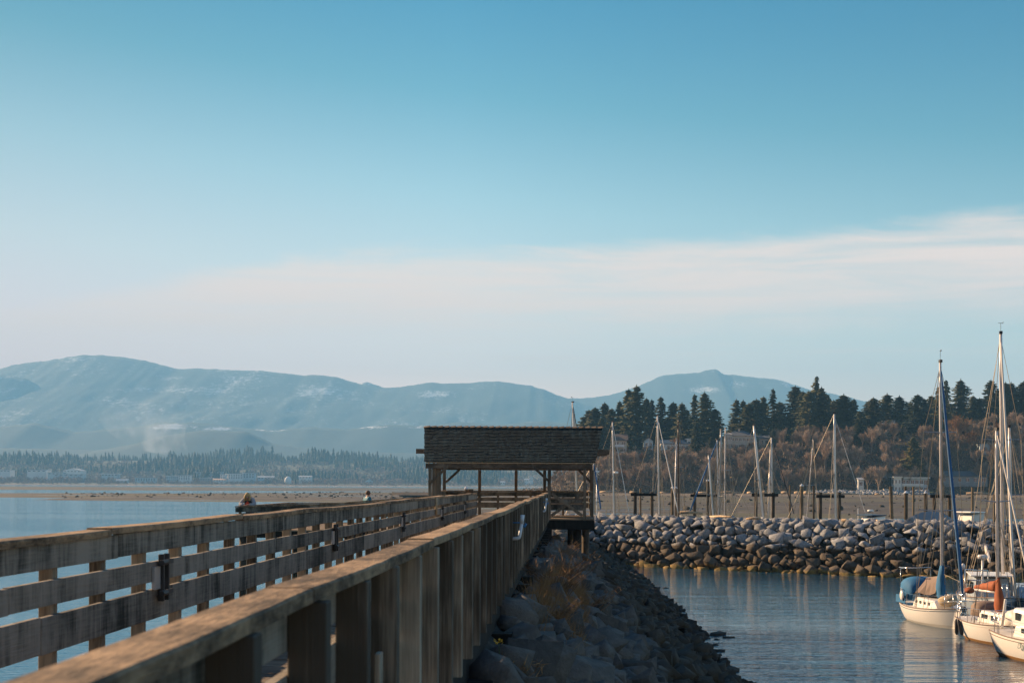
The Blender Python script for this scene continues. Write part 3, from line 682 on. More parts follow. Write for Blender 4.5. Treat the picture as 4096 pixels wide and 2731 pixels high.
def scatter(count, sampler, smin, smax, spacing, power=1.5):
    """dart throwing, big stones first"""
    out = []; sizes = sorted([smin + (smax - smin) * rr.random() ** power for _ in range(count)], reverse=True); cell = {}
    for s in sizes:
        for _ in range(12):
            x, y, h = sampler()
            g = (int(x // 1.2), int(y // 1.2)); ok = True
            for a in (-1, 0, 1):
                for c in (-1, 0, 1):
                    for (X, Y, S_) in cell.get((g[0] + a, g[1] + c), ()):
                        if (X - x) ** 2 + (Y - y) ** 2 < ((S_ + s) * spacing) ** 2: ok = False; break
                    if not ok: break
                if not ok: break
            if ok: out.append((x, y, h, s)); cell.setdefault(g, []).append((x, y, s)); break
    return out
def inview(x, y, z, mg=60):
    px = 2280 + x * F / y; py = 1934 - (z - EYE) * F / y
    return -mg < px < 4096 + mg and py < 2731 + mg
def bw_sample():
    while True:
        x = rr.uniform(-4.5, 46); q = rr.uniform(-0.6, 8.0); y = bw_line(x) + q; h = bw_h(x, y)
        if inview(x, y, h) : return x, y, h
bw = scatter(3000, bw_sample, 0.15, 0.55, 0.62, 1.7)
def bank_sample():
    while True:
        y = 13 + 92 * rr.random() ** 1.7; x = rr.uniform(-0.75, 6.4); h = bank_h(x, y)
        if h > -0.35 and inview(x, y, h, 90): return x, y, h
def near_big():
    while True:
        y = 13 + 60 * rr.random() ** 1.5; x = rr.uniform(-0.55, 1.9); h = bank_h(x, y)
        if inview(x, y, h, 90): return x, y, h
bank_big = scatter(150, near_big, 0.17, 0.48, 0.74, 1.4)
bank_small = scatter(5200, bank_sample, 0.06, 0.34, 0.60, 2.4)
def seen_size(t): return t[3] / max(5, t[1])
bw.sort(key=seen_size, reverse=True); bank_all = sorted(bank_big, key=seen_size, reverse=True)
n_bank = min(110, len(bank_all)); n_bw = 300 - n_bank - 6
BOAT_NOTE = 'beyond the moored boats'
for i, (x, y, h, s) in enumerate(bw[:n_bw]):
    o = link_mesh('boulder', rock_mesh(i % 14, 'bwrock'), None, (x, y, h + s * 0.16))
    o.rotation_euler = (rr.uniform(-0.5, 0.5), rr.uniform(-0.5, 0.5), rr.uniform(0, 6.28)); o.scale = (s, s, s)
    px = 2280 + x * F / y
    where = 'beside the shelter' if px < 2560 else ('left stretch' if px < 2900 else ('middle stretch' if px < 3280 else ('left of the blue mast' if px < 3640 else 'behind the moored sailboats')))
    band = 'pale grey boulder on the crest' if h > 2.9 else ('grey boulder on the upper face' if h > 1.75 else ('brown tide-stained boulder on the lower face' if h > 0.5 else 'ochre-stained boulder at the waterline'))
    size = 'large ' if s > 0.46 else ''
    tag(o, f'{size}{band} of the breakwater, {where}', 'boulder', 'boulders of the breakwater')
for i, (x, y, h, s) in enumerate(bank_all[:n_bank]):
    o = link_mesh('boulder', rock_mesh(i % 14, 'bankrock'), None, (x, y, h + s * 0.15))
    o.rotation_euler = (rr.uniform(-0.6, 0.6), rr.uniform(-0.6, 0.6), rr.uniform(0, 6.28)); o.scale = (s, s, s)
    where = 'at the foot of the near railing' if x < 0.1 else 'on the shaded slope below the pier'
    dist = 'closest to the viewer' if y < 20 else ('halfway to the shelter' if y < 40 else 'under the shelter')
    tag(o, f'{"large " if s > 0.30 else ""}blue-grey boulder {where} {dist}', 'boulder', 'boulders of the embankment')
def items(lst, nv, zf=0.12):
    return [(rr.randrange(nv), (x, y, h + s * zf), (rr.uniform(-0.6, 0.6), rr.uniform(-0.6, 0.6), rr.uniform(0, 6.28)), s) for (x, y, h, s) in lst]
tag(merged('breakwater_rubble', items(bw[n_bw:], 10), SMALL, M['bwrock']), 'smaller stones packed between the breakwater boulders', 'rubble', None, 'stuff')
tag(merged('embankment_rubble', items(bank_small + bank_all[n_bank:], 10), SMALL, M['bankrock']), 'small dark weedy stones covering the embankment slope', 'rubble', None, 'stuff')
# stones standing out of the harbour water near the toe
for (px, py, s, l) in ((2866, 2538, 0.30, 'largest dark wet stone out of the water at the embankment toe'), (2872, 2557, 0.15, 'small dark wet stone, middle one off the embankment toe'), (2916, 2549, 0.16, 'small flat wet stone farthest out from the embankment toe'), (2868, 2603, 0.22, 'low dark stone in the water, nearest of those off the embankment')):
    Y = EYE * F / (py - 1934 - TILT * (px - 2280)); q = P(px, py, Y)
    o = link_mesh('boulder', rock_mesh(int(px) % 14, 'bankrock'), None, (q.x, Y, 0.0)); o.scale = (s * 1.3, s, s * 0.55); o.rotation_euler = (0, 0, px); tag(o, l, 'boulder')
# rock revetment below the lawn on the far beach (many small stones)
rev = []
for _ in range(520):
    px = rr.uniform(3240, 3720); Y = rr.uniform(541, 549); q = P(px, 1972, Y); rev.append((q.x, Y, 2.35 + (Y - 541) * 0.18, rr.uniform(0.25, 0.75)))
tag(merged('beach_rubble', items(rev, 10), SMALL, M['bwrock']), 'grey stones heaped below the lawn on the far beach', 'rubble', None, 'stuff')
loose = []
for _ in range(420):
    x = rr.uniform(-10, 190); Y = rr.uniform(262, 545); loose.append((x, Y, flat_h(x, Y), 0.18 + 0.75 * rr.random() ** 4))
tag(merged('scattered_stones', items(loose, 10), SMALL, M['bankrock']), 'loose stones strewn over the tidal flat', 'stones', None, 'stuff')
bars = []
for _ in range(700):
    Y = rr.uniform(500, 900); x = rr.uniform(-0.36, 0.0) * Y; h = flat_h(x, Y)
    if h > 0.05: bars.append((x, Y, h, 0.2 + 0.7 * rr.random() ** 3))
tag(merged('sandbar_stones', items(bars, 10), SMALL, M['bankrock']), 'dark stones strewn over the sand bars', 'stones', None, 'stuff')

# driftwood
def log(name, a, b, r, label, group):
    a, b = Vector(a), Vector(b); mm = (a + b) / 2 + Vector((0, 0, r * 0.5))
    t = MB(); t.tube([a, mm, b], [r, r * 0.95, r * 0.7], 9); tag(t.build(name, M['drift'], smooth=True), label, 'driftwood', group)
M['drift'] = wood('bleached_driftwood', (0.62, 0.47, 0.31), (0.22, 0.16, 0.10), (4, 4, 4), grain=(20, 20, 20))
for (xa, ya, xb, yb, r, l) in ((2405, 2094, 2462, 2088, 0.11, 'bent sunlit driftwood log low on the breakwater beside the shelter'), (2300, 2072, 2340, 2068, 0.10, 'bleached driftwood behind the shelter panel'), (2735, 2093, 2760, 2093, 0.08, 'short pale driftwood stick in the left stretch of the breakwater'),
        (2985, 2082, 3042, 2080, 0.10, 'straight sunlit driftwood pole in the middle of the breakwater'), (2720, 2049, 2810, 2053, 0.10, 'long dark driftwood log lying on the breakwater crest'), (2840, 2072, 2925, 2066, 0.08, 'thin driftwood branch among the crest boulders'),
        (3368, 2086, 3400, 2092, 0.10, 'sunlit driftwood piece left of the blue boat mast'), (3500, 2085, 3520, 2096, 0.07, 'splintered driftwood near the blue flat-topped boat')):
    Y = 99 if xa < 2800 else 94
    def on_bw(px, py):
        for k in range(60):
            Yq = 82 + k * 0.5; q = P(px, py, Yq)
            if bw_h(q.x, Yq) + 0.28 >= q.z: return Vector((q.x, Yq, q.z + 0.12))
        return P(px, py, Y)
    log('driftwood_log', on_bw(xa, ya), on_bw(xb, yb), r, l, 'driftwood on the breakwater')
for i, (xa, xb, py, r) in enumerate(((2345, 2382, 1966, 0.5), (2400, 2440, 1966, 0.4), (2520, 2545, 1965, 0.4), (2640, 2660, 1967, 0.35), (2790, 2850, 1967, 0.35), (2880, 2962, 1970, 0.45), (2990, 3008, 1970, 0.4), (3052, 3062, 1968, 0.6), (3125, 3155, 1971, 0.5), (3180, 3195, 1972, 0.5), (3218, 3228, 1983, 0.6), (3230, 3330, 1990, 0.35), (3300, 3440, 1993, 0.35), (3500, 3520, 1990, 0.3), (3865, 3965, 1995, 0.55))):
    Y = 552 if py < 1980 else 540
    qa, qb = P(xa, py, Y), P(xb, py + 1, Y - 2)
    log('driftwood_log', (qa.x, qa.y, flat_h(qa.x, Y) + r), (qb.x, qb.y, flat_h(qb.x, Y) + r * 0.8), r, f'bleached driftwood log on the far beach, {ordinal(i)} from the left along the tide line', 'driftwood on the far beach')

# ---------------------------------------------------------------- boats
class Frame:
    """a boat's own frame: x towards the bow, origin amidships on the waterline"""
    def __init__(s, stern, bow):
        s.o = Vector(((stern[0] + bow[0]) / 2, (stern[1] + bow[1]) / 2, 0)); s.a = math.atan2(bow[1] - stern[1], bow[0] - stern[0]); s.L = math.hypot(bow[0] - stern[0], bow[1] - stern[1])
    def loc(s, p):
        d = Vector(p) - s.o; c, q = math.cos(-s.a), math.sin(-s.a); return Vector((d.x * c - d.y * q, d.x * q + d.y * c, d.z))
def hull_parts(t, L, B, fb, fs, hullm, stripem, bootm, rake=0.09, deckm=None):
    n = 18; lv = [1.0, 0.93, 0.90, 0.86, 0.82, 0.5, 0.16, 0.10, -0.35]; wm = [1.0, 1.0, 0.995, 0.99, 0.985, 0.93, 0.82, 0.79, 0.45]
    mi = [0, 0, 1, 0, 0, 0, 2, 2]
    def sheer(s): return fs + (fb - fs) * s ** 1.6 - 0.10 * math.sin(math.pi * s)
    def half(s): return B / 2 * ((1 - ((s - 0.40) / 0.60) ** 2.3) if s > 0.40 else (1 - 0.30 * ((0.40 - s) / 0.40) ** 2))
    V, Fq, ix = [], [], []
    K = len(lv)
    for side in (1, -1):
        b = len(V)
        for i in range(n + 1):
            s = i / n; h = sheer(s)
            for k in range(K):
                z = h * lv[k]; q = 1 - lv[k]
                x = -L / 2 + L * s - rake * L * q * s ** 4 * 1.3 + rake * L * 0.75 * q * (1 - s) ** 3
                V.append((x, side * max(0.012, half(min(s, 0.999)) * wm[k] * (1 - 0.25 * q * s ** 2)), z))
        for i in range(n):
            for k in range(K - 1):
                a = b + i * K + k; f = (a, a + K, a + K + 1, a + 1); Fq.append(f if side == -1 else f[::-1]); ix.append(mi[k])
    o2 = (n + 1) * K
    for k in range(K - 1): Fq.append((k, k + 1, o2 + k + 1, o2 + k)); ix.append(mi[k]); a = n * K + k; Fq.append((a, o2 + a, o2 + a + 1, a + 1)); ix.append(mi[k])
    o = arrays('hull', V, Fq, [hullm, stripem, bootm], t, midx=ix)
    o.data.polygons.foreach_set('use_smooth', [True] * len(o.data.polygons))
    d = MB(); rings = []
    for i in range(n + 1):
        s = i / n; h = sheer(s) - 0.012; w_ = half(min(s, 0.999)) * 0.985
        rings.append([(-L / 2 + L * s * 0.995, -w_, h), (-L / 2 + L * s * 0.995, -w_ * 0.5, h + 0.03), (-L / 2 + L * s * 0.995, w_ * 0.5, h + 0.03), (-L / 2 + L * s * 0.995, w_, h)])
    d.loft(rings, closed=False); d.build('deck', deckm or M['offwhite'], t)
    r = MB()
    for side in (1, -1): r.tube([(-L / 2 + L * i / n, side * half(min(i / n, 0.999)) * 1.0, sheer(i / n) + 0.012) for i in range(n + 1)], 0.022, 6)
    r.build('toe_rail', M['tan'], t)
    return sheer, half
def cabin_parts(t, x0, x1, w0, zb, h, m, wins=3, front=0.45, back=0.08, name='cabin', glass=None, winh=0.34, ww=0.24):
    """trunk cabin with a sloping front; windows on both sides"""
    c = MB(); rings = []
    for q, ins in ((0, 0), (0.75, 0.05), (0.95, 0.09), (1.0, 0.16)):
        xa, xb = x0 + back * q, x1 - front * q; w_ = w0 - ins
        rings.append([(xa, -w_, zb + h * q), (xb, -w_ * 0.8, zb + h * q * 0.92), (xb, w_ * 0.8, zb + h * q * 0.92), (xa, w_, zb + h * q)])
    c.loft(rings); o = c.build(name, m, t, bevel=0.015)
    for side in (-1, 1):
        for k in range(wins):
            f = (k + 0.7) / (wins + 0.6); x = x0 + (x1 - front - x0) * f
            wv = w0 - 0.035 - (w0 * 0.2) * (x - x0) / (x1 - x0) + 0.012; zc = zb + h * (0.55 - 0.03 * f)
            wd = MB(); wd.box((x, side * wv, zc), (ww, 0.03, h * winh)); wd.build('window', glass or M['glass'], o, bevel=0.008)
    return o
def wires(t, pairs, r, name='rigging', m=None):
    a = MB()
    for p, q in pairs: a.tube([p, q], r, 4, caps=False)
    return a.build(name, m or M['wire'], t)
def rig(t, fr, top, base, r, spreads, bow, stern, beam, sheer, wr=0.008, mastm=None, furl=None, furl_end=None, furl_r=0.05, vane=True, extra=()):
    top, base = fr.loc(top), fr.loc(base); d = (base - top).normalized()
    a = MB(); n = 10; a.tube([top, top.lerp(base, 0.15), base], [r * 0.75, r, r], 10); mo = a.build('mast', mastm or M['alu'], t, smooth=True)
    a = MB(); a.box(top + Vector((0.03, 0, 0.02)), (r * 3, r * 1.6, 0.12)); a.build('masthead', M['black'], mo)
    if vane:
        a = MB(); a.tube([top, top + Vector((0, 0, 0.45))], 0.008, 4); a.tube([top + Vector((-0.25, 0.12, 0.47)), top + Vector((0.25, -0.12, 0.43))], 0.010, 4); a.box(top + Vector((-0.24, 0.12, 0.50)), (0.10, 0.012, 0.07)); a.build('wind_vane', M['black'], mo)
    tips = []
    for (q, half_w) in spreads:
        c = top.lerp(base, q); a = MB()
        for s in (-1, 1): a.tube([c, c + Vector((-0.15 * half_w, s * half_w, 0.04))], [0.03, 0.018], 6)
        a.build('spreader', M['greymast'], mo); tips.append((c + Vector((-0.15 * half_w, half_w, 0.04)), c + Vector((-0.15 * half_w, -half_w, 0.04))))
    hb = beam / 2; zs = 0.75
    prs = [(top, (stern[0], 0.0, stern[1])), (top, (base.x - 0.2, hb * 0.9, zs)), (top, (base.x - 0.2, -hb * 0.9, zs))]
    if not furl: prs.append((top, (bow[0], 0.0, bow[1])))
    for k, s in enumerate((0, 1)):
        prev = top.lerp(base, 0.02)
        for tp in tips: prs.append((prev, tp[s])); prev = tp[s]
        if tips: prs.append((prev, (base.x - 0.1, (hb * 0.92) * (1 if s == 0 else -1), zs)))
        mid = top.lerp(base, 0.45); prs.append((mid, (base.x + 0.35, (hb * 0.8) * (1 if s == 0 else -1), zs))); prs.append((mid, (base.x - 0.55, (hb * 0.85) * (1 if s == 0 else -1), zs)))
    for dx in (0.10, 0.2): prs.append((top + Vector((0.05, 0, -0.2)), base + Vector((dx, 0.05, 0.6))))
    prs += list(extra); wires(t, prs, wr)
    if furl:
        f0 = top.lerp(base, 0.035) + Vector((0.06, 0, 0)); f1 = fr.loc(furl_end) if furl_end is not None else Vector((bow[0], 0, bow[1] + 0.2))
        a = MB(); a.tube([f0, f0.lerp(f1, 0.1), f0.lerp(f1, 0.55), f0.lerp(f1, 0.92), f1], [furl_r * 0.4, furl_r * 0.8, furl_r, furl_r * 1.15, furl_r * 0.6], 8); a.build('furled_sail', M[furl], t, smooth=True)
    return top, base
def boom(t, base, z, length, m=None, cover=None, droop=0.0):
    b0 = Vector((base.x - 0.08, base.y, z)); b1 = Vector((base.x - length, base.y, z + droop)); a = MB(); a.tube([b0, b1], 0.05, 8); bo = a.build('boom', m or M['alu'], t, smooth=True)
    if cover:
        rings = []
        for i in range(9):
            q = i / 8; c = b0.lerp(b1, q); hgt = 0.34 * (1 - q) + 0.14; wd = 0.15 * (1 - q * 0.5)
            rings.append([(c.x, c.y + wd * math.cos(k * math.pi / 4) * (0.7 if k in (1, 2, 3) else 1), c.z + 0.02 + hgt * 0.5 * (1 + math.sin(k * math.pi / 4)) + 0.02 * math.sin(i * 2.3 + k)) for k in range(8)])
        cv = MB(); cv.loft(rings); cv.build('sail_cover', M[cover], bo, smooth=True)
    return bo
def dodger(t, x0, x1, w_, zb, h, m):
    """folding canvas hood: arched top, open back, clear front panel"""
    a = MB(); rings = []
    for q, hh in ((0, 0.96), (0.35, 1.0), (0.7, 0.92), (1.0, 0.45)):
        x = x0 + (x1 - x0) * q; rr_ = []
        for k in range(11):
            u = math.pi * k / 10; rr_.append((x, -w_ * math.cos(u) * (1 if hh > 0.6 else 0.92), zb + h * hh * min(1, math.sin(u) ** 0.32 if math.sin(u) > 0 else 0)))
        rings.append(rr_)
    a.loft(rings, closed=False); o = a.build('dodger', m, t, smooth=True)
    so = o.modifiers.new('thickness', 'SOLIDIFY'); so.thickness = 0.02
    g = MB(); g.bar((x1 + 0.012, -w_ * 0.45, zb + h * 0.35), (x1 + 0.012, w_ * 0.45, zb + h * 0.35), 0.02, h * 0.4); g.build('clear_panel', M['glass'], o)
    return o
def pulpit(t, L, sheer, half, bowend=True, hgt=0.6, s0=0.86, name='pulpit'):
    a = MB()
    ss = [s0 + (1 - s0) * i / 4 for i in range(5)] if bowend else [0.14 * (1 - i / 4) for i in range(5)]
    xs_ = [(-L / 2 + L * s) for s in ss]; end = (L / 2 + 0.12) if bowend else (-L / 2 - 0.03)
    for z in (hgt, hgt * 0.52):
        L1 = [(x, half(min(s, .999)) * 0.93, sheer(s) + z) for x, s in zip(xs_, ss)]; R1 = [(x, -half(min(s, .999)) * 0.93, sheer(s) + z) for x, s in zip(xs_, ss)]
        mid = [(end, 0, sheer(ss[-1]) + z)] if bowend else []
        a.tube(L1 + mid + R1[::-1], 0.016, 6)
    for s in (ss[0], ss[2]):
        for sg in (-1, 1): a.tube([(-L / 2 + L * s, sg * half(s) * 0.93, sheer(s)), (-L / 2 + L * s, sg * half(s) * 0.93, sheer(s) + hgt)], 0.016, 6)
    return a.build(name, M['steel'], t, smooth=True)
def lifelines(t, L, sheer, half, s0=0.12, s1=0.88, n=5, hgt=0.56):
    a = MB()
    for sg in (-1, 1):
        pts = []
        for i in range(n):
            s = s0 + (s1 - s0) * i / (n - 1); x = -L / 2 + L * s; y = sg * half(s) * 0.94; z = sheer(s)
            a.tube([(x, y, z), (x, y, z + hgt)], 0.012, 5); pts.append((x, y, z))
        for z in (hgt, hgt * 0.5): a.tube([(p[0], p[1], p[2] + z) for p in pts], 0.006, 4)
    return a.build('lifeline', M['steel'], t)
def radar(t, c, r=0.22):
    a = MB(); rings = [[(c[0] + r * q * math.cos(2 * math.pi * k / 14), c[1] + r * q * math.sin(2 * math.pi * k / 14), c[2] + z) for k in range(14)] for q, z in ((0.7, -0.09), (1, -0.06), (1, 0.05), (0.8, 0.09), (0.2, 0.10))]
    a.loft(rings); return a.build('radar_dome', M['white'], t, smooth=True)

# --- the white sailboat with the blue cover
fr = Frame((15.62, 64.3), (16.22, 58.7)); L, B = fr.L, 2.15
t = empty('sailboat', fr.o, fr.a, 'white sailboat with a bright blue sail cover and blue furled foresail, nearest the breakwater', 'sailboat', 'sailboats moored at the right')
sheer, half = hull_parts(t, L, B, 0.90, 0.76, M['white'], M['navy'], M['offwhite'], 0.10)
cabin_parts(t, -1.2, 1.55, 0.68, 0.70, 0.42, M['white'], 4, 0.7, ww=0.17, winh=0.3)
top, base = rig(t, fr, P(3761, 1446, 61.3), P(3768, 2392, 61.3), 0.066, [(0.30, 0.72), (0.63, 0.98)], (L / 2, 0.95), (-L / 2, 0.8), B, sheer, 0.011, None, 'furlblue', P(3852, 2385, 58.8), 0.07,
    extra=[((0.7, 0, 6.0), (-L / 2, 0.5, 0.8)), ((0.75, 0, 2.2), (2.6, 0, 2.0))])
boom(t, base, 1.95, 2.1, None, None, -0.25)
cv = MB(); rings = []                                 # collar of blue canvas round the mast
for z, r, ox in ((2.55, 0.10, 0), (2.35, 0.13, -0.04), (2.0, 0.19, -0.10), (1.6, 0.23, -0.16), (1.25, 0.20, -0.12), (1.12, 0.15, -0.06)):
    rings.append([(base.x + ox + r * 1.5 * math.cos(k * math.pi / 5), base.y + r * 0.85 * math.sin(k * math.pi / 5) + 0.012 * math.sin(k * 2 + z * 9), z) for k in range(10)])
cv.loft(rings); cv.build('sail_cover', M['bluecanvas'], t, smooth=True)
aw = MB(); rings = []                                 # brown awning slung over the boom
for i in range(8):
    q = i / 7; x = base.x - 0.22 - 1.9 * q; zt = 2.1 - 0.22 * q; wv = 0.22 + 0.5 * min(1, q * 2); rings.append([(x, base.y - wv, zt - 0.75 - 0.08 * math.sin(q * 9)), (x, base.y - wv * 0.45, zt - 0.30), (x, base.y, zt), (x, base.y + wv * 0.45, zt - 0.30), (x, base.y + wv, zt - 0.75 - 0.07 * math.sin(q * 7))])
aw.loft(rings, closed=False); o = aw.build('awning', M['tan'], t); so = o.modifiers.new('thickness', 'SOLIDIFY'); so.thickness = 0.015
dodger(t, -2.55, -1.15, 0.80, 0.95, 1.0, M['bluecanvas'])
wc = MB(); wc.span(-2.7, -1.5, -0.93, -0.90, 0.78, 1.12); wc.span(-2.7, -1.5, 0.90, 0.93, 0.78, 1.12); wc.build('weather_cloth', M['bluecanvas'], t)
pulpit(t, L, sheer, half); pulpit(t, L, sheer, half, False, 0.65, name='pushpit'); lifelines(t, L, sheer, half)
cp = MB(); cp.ball((1.45, -0.1, 1.12), (0.45, 0.42, 0.24), 12, 8); cp.build('sail_bag', M['rope'], t, smooth=True)
cp = MB(); cp.tube([(-2.75, -0.7, 1.5), (-2.75, -0.7, 2.25), (-2.75, 0.7, 2.3), (-2.75, 0.7, 1.5)], 0.02, 6); cp.tube([(-2.75, -0.75, 2.3), (-1.5, -0.75, 2.34)], 0.03, 6); cp.build('stern_arch', M['steel'], t, smooth=True)
lr = MB(); lr.ball((-1.75, -0.99, 1.12), (0.2, 0.07, 0.22), 10, 8); lr.build('life_buoy', M['white'], t, smooth=True)
an = MB(); an.box((L / 2 + 0.1, 0, 0.98), (0.35, 0.1, 0.07)); an.tube([(L / 2 + 0.22, 0, 0.95), (L / 2 + 0.02, 0, 0.62)], 0.025, 6); an.build('anchor', M['black'], t)

# --- cream sloop with the orange sail cover
fr = Frame((16.05, 56.7), (16.95, 51.5)); L, B = fr.L, 2.1
t2 = empty('sailboat', fr.o, fr.a, 'cream sailboat with a rust-orange sail cover and brown hood, between two white ones', 'sailboat', 'sailboats moored at the right')
sheer, half = hull_parts(t2, L, B, 0.92, 0.80, M['white'], M['offwhite'], M['boot'], 0.13)
cabin_parts(t2, -0.9, 1.5, 0.62, 0.76, 0.46, M['white'], 2, 0.6, ww=0.42, winh=0.36)
top, base = rig(t2, fr, P(3986, 1717, 54.4), P(3991, 2405, 54.4), 0.065, [(0.42, 0.62)], (L / 2, 0.98), (-L / 2, 0.8), B, sheer, 0.011, None, 'furlwhite', None, 0.035)
boom(t2, base, 1.9, 1.9, None, 'orange')
cv = MB(); rings = []
for z, r, ox in ((2.5, 0.07, 0), (2.2, 0.12, 0.03), (1.8, 0.20, 0.10), (1.4, 0.24, 0.16), (1.05, 0.14, 0.14), (0.95, 0.05, 0.15)):
    rings.append([(base.x + ox + r * 1.2 * math.cos(k * math.pi / 5), base.y + r * 0.8 * math.sin(k * math.pi / 5) + 0.015 * math.sin(k * 3 + z * 9), z) for k in range(10)])
cv.loft(rings); cv.build('sail_cover', M['orange'], t2, smooth=True)
dodger(t2, -1.5, -0.7, 0.62, 0.95, 0.58, M['tan'])
pulpit(t2, L, sheer, half); lifelines(t2, L, sheer, half); pulpit(t2, L, sheer, half, False, name='pushpit')
for k, (sx, tl) in enumerate(((0.16, 0.02), (0.20, 0.16))):
    q = t2.matrix_basis @ Vector((-L / 2 + L * sx, -half(sx) * 1.0 - 0.13, 0.46)); f = MB(); f.tube([q + Vector((0, 0, 0.33)), q + Vector((tl * 0.3, 0, 0.24)), q + Vector((tl, 0, -0.22)), q + Vector((tl * 1.2, 0, -0.30))], [0.02, 0.075, 0.075, 0.03], 10); f.tube([q + Vector((0, 0, 0.3)), q + Vector((-0.02, 0, 0.62))], 0.008, 4)
    tag(f.build('fender', M['fender'], smooth=True), ('dark fender hanging straight down on the cream sailboat' if k == 0 else 'dark fender hanging aslant on the cream sailboat'), 'fender', 'fenders on the cream sailboat')

# --- white sloop cut by the frame, stern to the left
fr = Frame((15.75, 50.9), (17.2, 44.6)); L, B = fr.L, 2.3
t3 = empty('sailboat', fr.o, fr.a, 'white sailboat with an ochre waterline stripe and lettering on its hull, nearest to the viewer', 'sailboat', 'sailboats moored at the right')
sheer, half = hull_parts(t3, L, B, 0.98, 0.86, M['white'], M['tan'], M['boot'], 0.06)
cabin_parts(t3, -1.75, 1.9, 0.72, 0.80, 0.42, M['white'], 3, 0.8, ww=0.2, winh=0.4)
cabin_parts(t3, -1.95, -0.9, 0.70, 1.15, 0.62, M['white'], 1, 0.30, name='wheelhouse', ww=0.26, winh=0.42)
dodger(t3, -2.5, -1.85, 0.62, 1.1, 0.60, M['offwhite'])
pulpit(t3, L, sheer, half, False, 0.68, name='pushpit'); lifelines(t3, L, sheer, half); pulpit(t3, L, sheer, half)
hb = MB(); hb.tube([(-3.0 + 0.02 * math.cos(a_), 0.75 + 0.03 * math.sin(a_), 1.12 + 0.22 * math.sin(a_)) if False else (-2.95, 0.80 + 0.17 * math.cos(a_), 1.18 + 0.24 * math.sin(a_)) for a_ in np.linspace(-1.1, 4.2, 12)], 0.045, 8); hb.build('horseshoe_buoy', M['orange'], t3, smooth=True)
op = MB(); op.tube([(-2.8, -0.55, 0.95), (-2.55, -0.55, 2.0)], 0.05, 8); op.tube([(-1.3, -0.2, 1.75), (-1.25, -0.2, 2.3)], 0.05, 8); op.build('fishing_pole', M['furlwhite'], t3, smooth=True)
wires(t3, [((1.2, 0, 9.5), (-L / 2, 0.6, 0.9)), ((1.2, 0, 9.5), (-L / 2, -0.6, 0.9)), ((1.2, 0, 9.5), (0.9, 1.0, 0.9)), ((1.2, 0, 9.5), (0.9, -1.0, 0.9)), ((1.2, 0, 9.5), (L / 2, 0, 1.0))], 0.007)
a = MB(); a.tube([(1.2, 0, 1.2), (1.2, 0, 9.6)], 0.075, 10); a.build('mast', M['alu'], t3, smooth=True)
sb = MB(); sb.ball((0.2, -0.75, 1.1), (0.5, 0.2, 0.22), 10, 8); sb.build('sail_bag', M['tan'], t3, smooth=True)
tx = bpy.data.curves.new('lettering', 'FONT'); tx.body = 'Delyon'; tx.size = 0.30; tx.extrude = 0.002; tx.shear = 0.25; tx.space_character = 0.85
to = bpy.data.objects.new('lettering', tx); COL.objects.link(to); tme = bpy.data.meshes.new_from_object(to.evaluated_get(bpy.context.evaluated_depsgraph_get())); bpy.data.objects.remove(to); tme.materials.clear(); tme.materials.append(M['lettering']); to = link_mesh('lettering', tme, t3)
sx = 0.37; 
to.location = (-L / 2 + L * 0.385, -(half(0.40) * 0.985 + 0.022), 0.50); to.rotation_euler = (R(90), 0, 0)

# --- grey-blue pilothouse boat with the tallest mast, behind
fr = Frame((20.0, 69.0), (18.4, 61.4)); L, B = fr.L, 2.7
t4 = empty('sailboat', fr.o, fr.a, 'grey-blue pilothouse sailboat with the tallest white mast and a radar dome on a pole', 'sailboat', 'sailboats moored at the right')
sheer, half = hull_parts(t4, L, B, 1.15, 1.0, M['pilot'], M['white'], M['navy'], 0.06)
cabin_parts(t4, -0.6, 2.4, 0.95, 1.0, 0.95, M['pilot'], 3, 0.5, ww=0.5, winh=0.36)
a = MB(); a.box((0.9, 0, 2.0), (2.9, 1.9, 0.06)); a.build('cabin_roof', M['white'], t4, bevel=0.02)
top, base = rig(t4, fr, P(4003, 1332, 64.5), P(4013, 2400, 64.5), 0.085, [(0.40, 0.85), (0.72, 0.95)], (L / 2, 1.2), (-L / 2, 1.05), B, sheer, 0.011, None, 'furlwhite', P(4060, 2390, 61.6), 0.05)
a = MB(); a.bar((base.x - 0.1, 0, 2.6), (base.x - 2.3, 0, 3.1), 0.10, 0.22); a.build('boom', M['offwhite'], t4, bevel=0.02)
arch = fr.loc(P(3860, 2276, 62.0)); arch2 = fr.loc(P(3950, 2281, 62.0))
a = MB(); a.tube([Vector((arch.x, arch.y, 1.0)), arch, arch2, Vector((arch2.x, arch2.y, 1.0))], 0.035, 8); a.tube([arch.lerp(arch2, 0.1) - Vector((0, 0, 0.45)), arch2 - Vector((0, 0, 0.45))], 0.03, 6); a.build('arch_frame', M['steel'], t4, smooth=True)
pr = fr.loc(P(3930, 2226, 62.4)); a = MB(); a.tube([Vector((pr.x, pr.y, 1.0)), pr], 0.045, 8); a.build('radar_pole', M['alu'], t4, smooth=True); radar(t4, pr, 0.23)
q = fr.loc(P(3852, 2264, 62.0)); a = MB(); a.ball(q, (0.10, 0.10, 0.13), 10, 8); a.build('antenna_dome', M['white'], t4, smooth=True)
q = fr.loc(P(3878, 2360, 61.6)); a = MB(); a.ball(q, (0.30, 0.22, 0.14), 10, 8); a.build('orange_bundle', M['orange'], t4, smooth=True)
pulpit(t4, L, sheer, half); lifelines(t4, L, sheer, half)

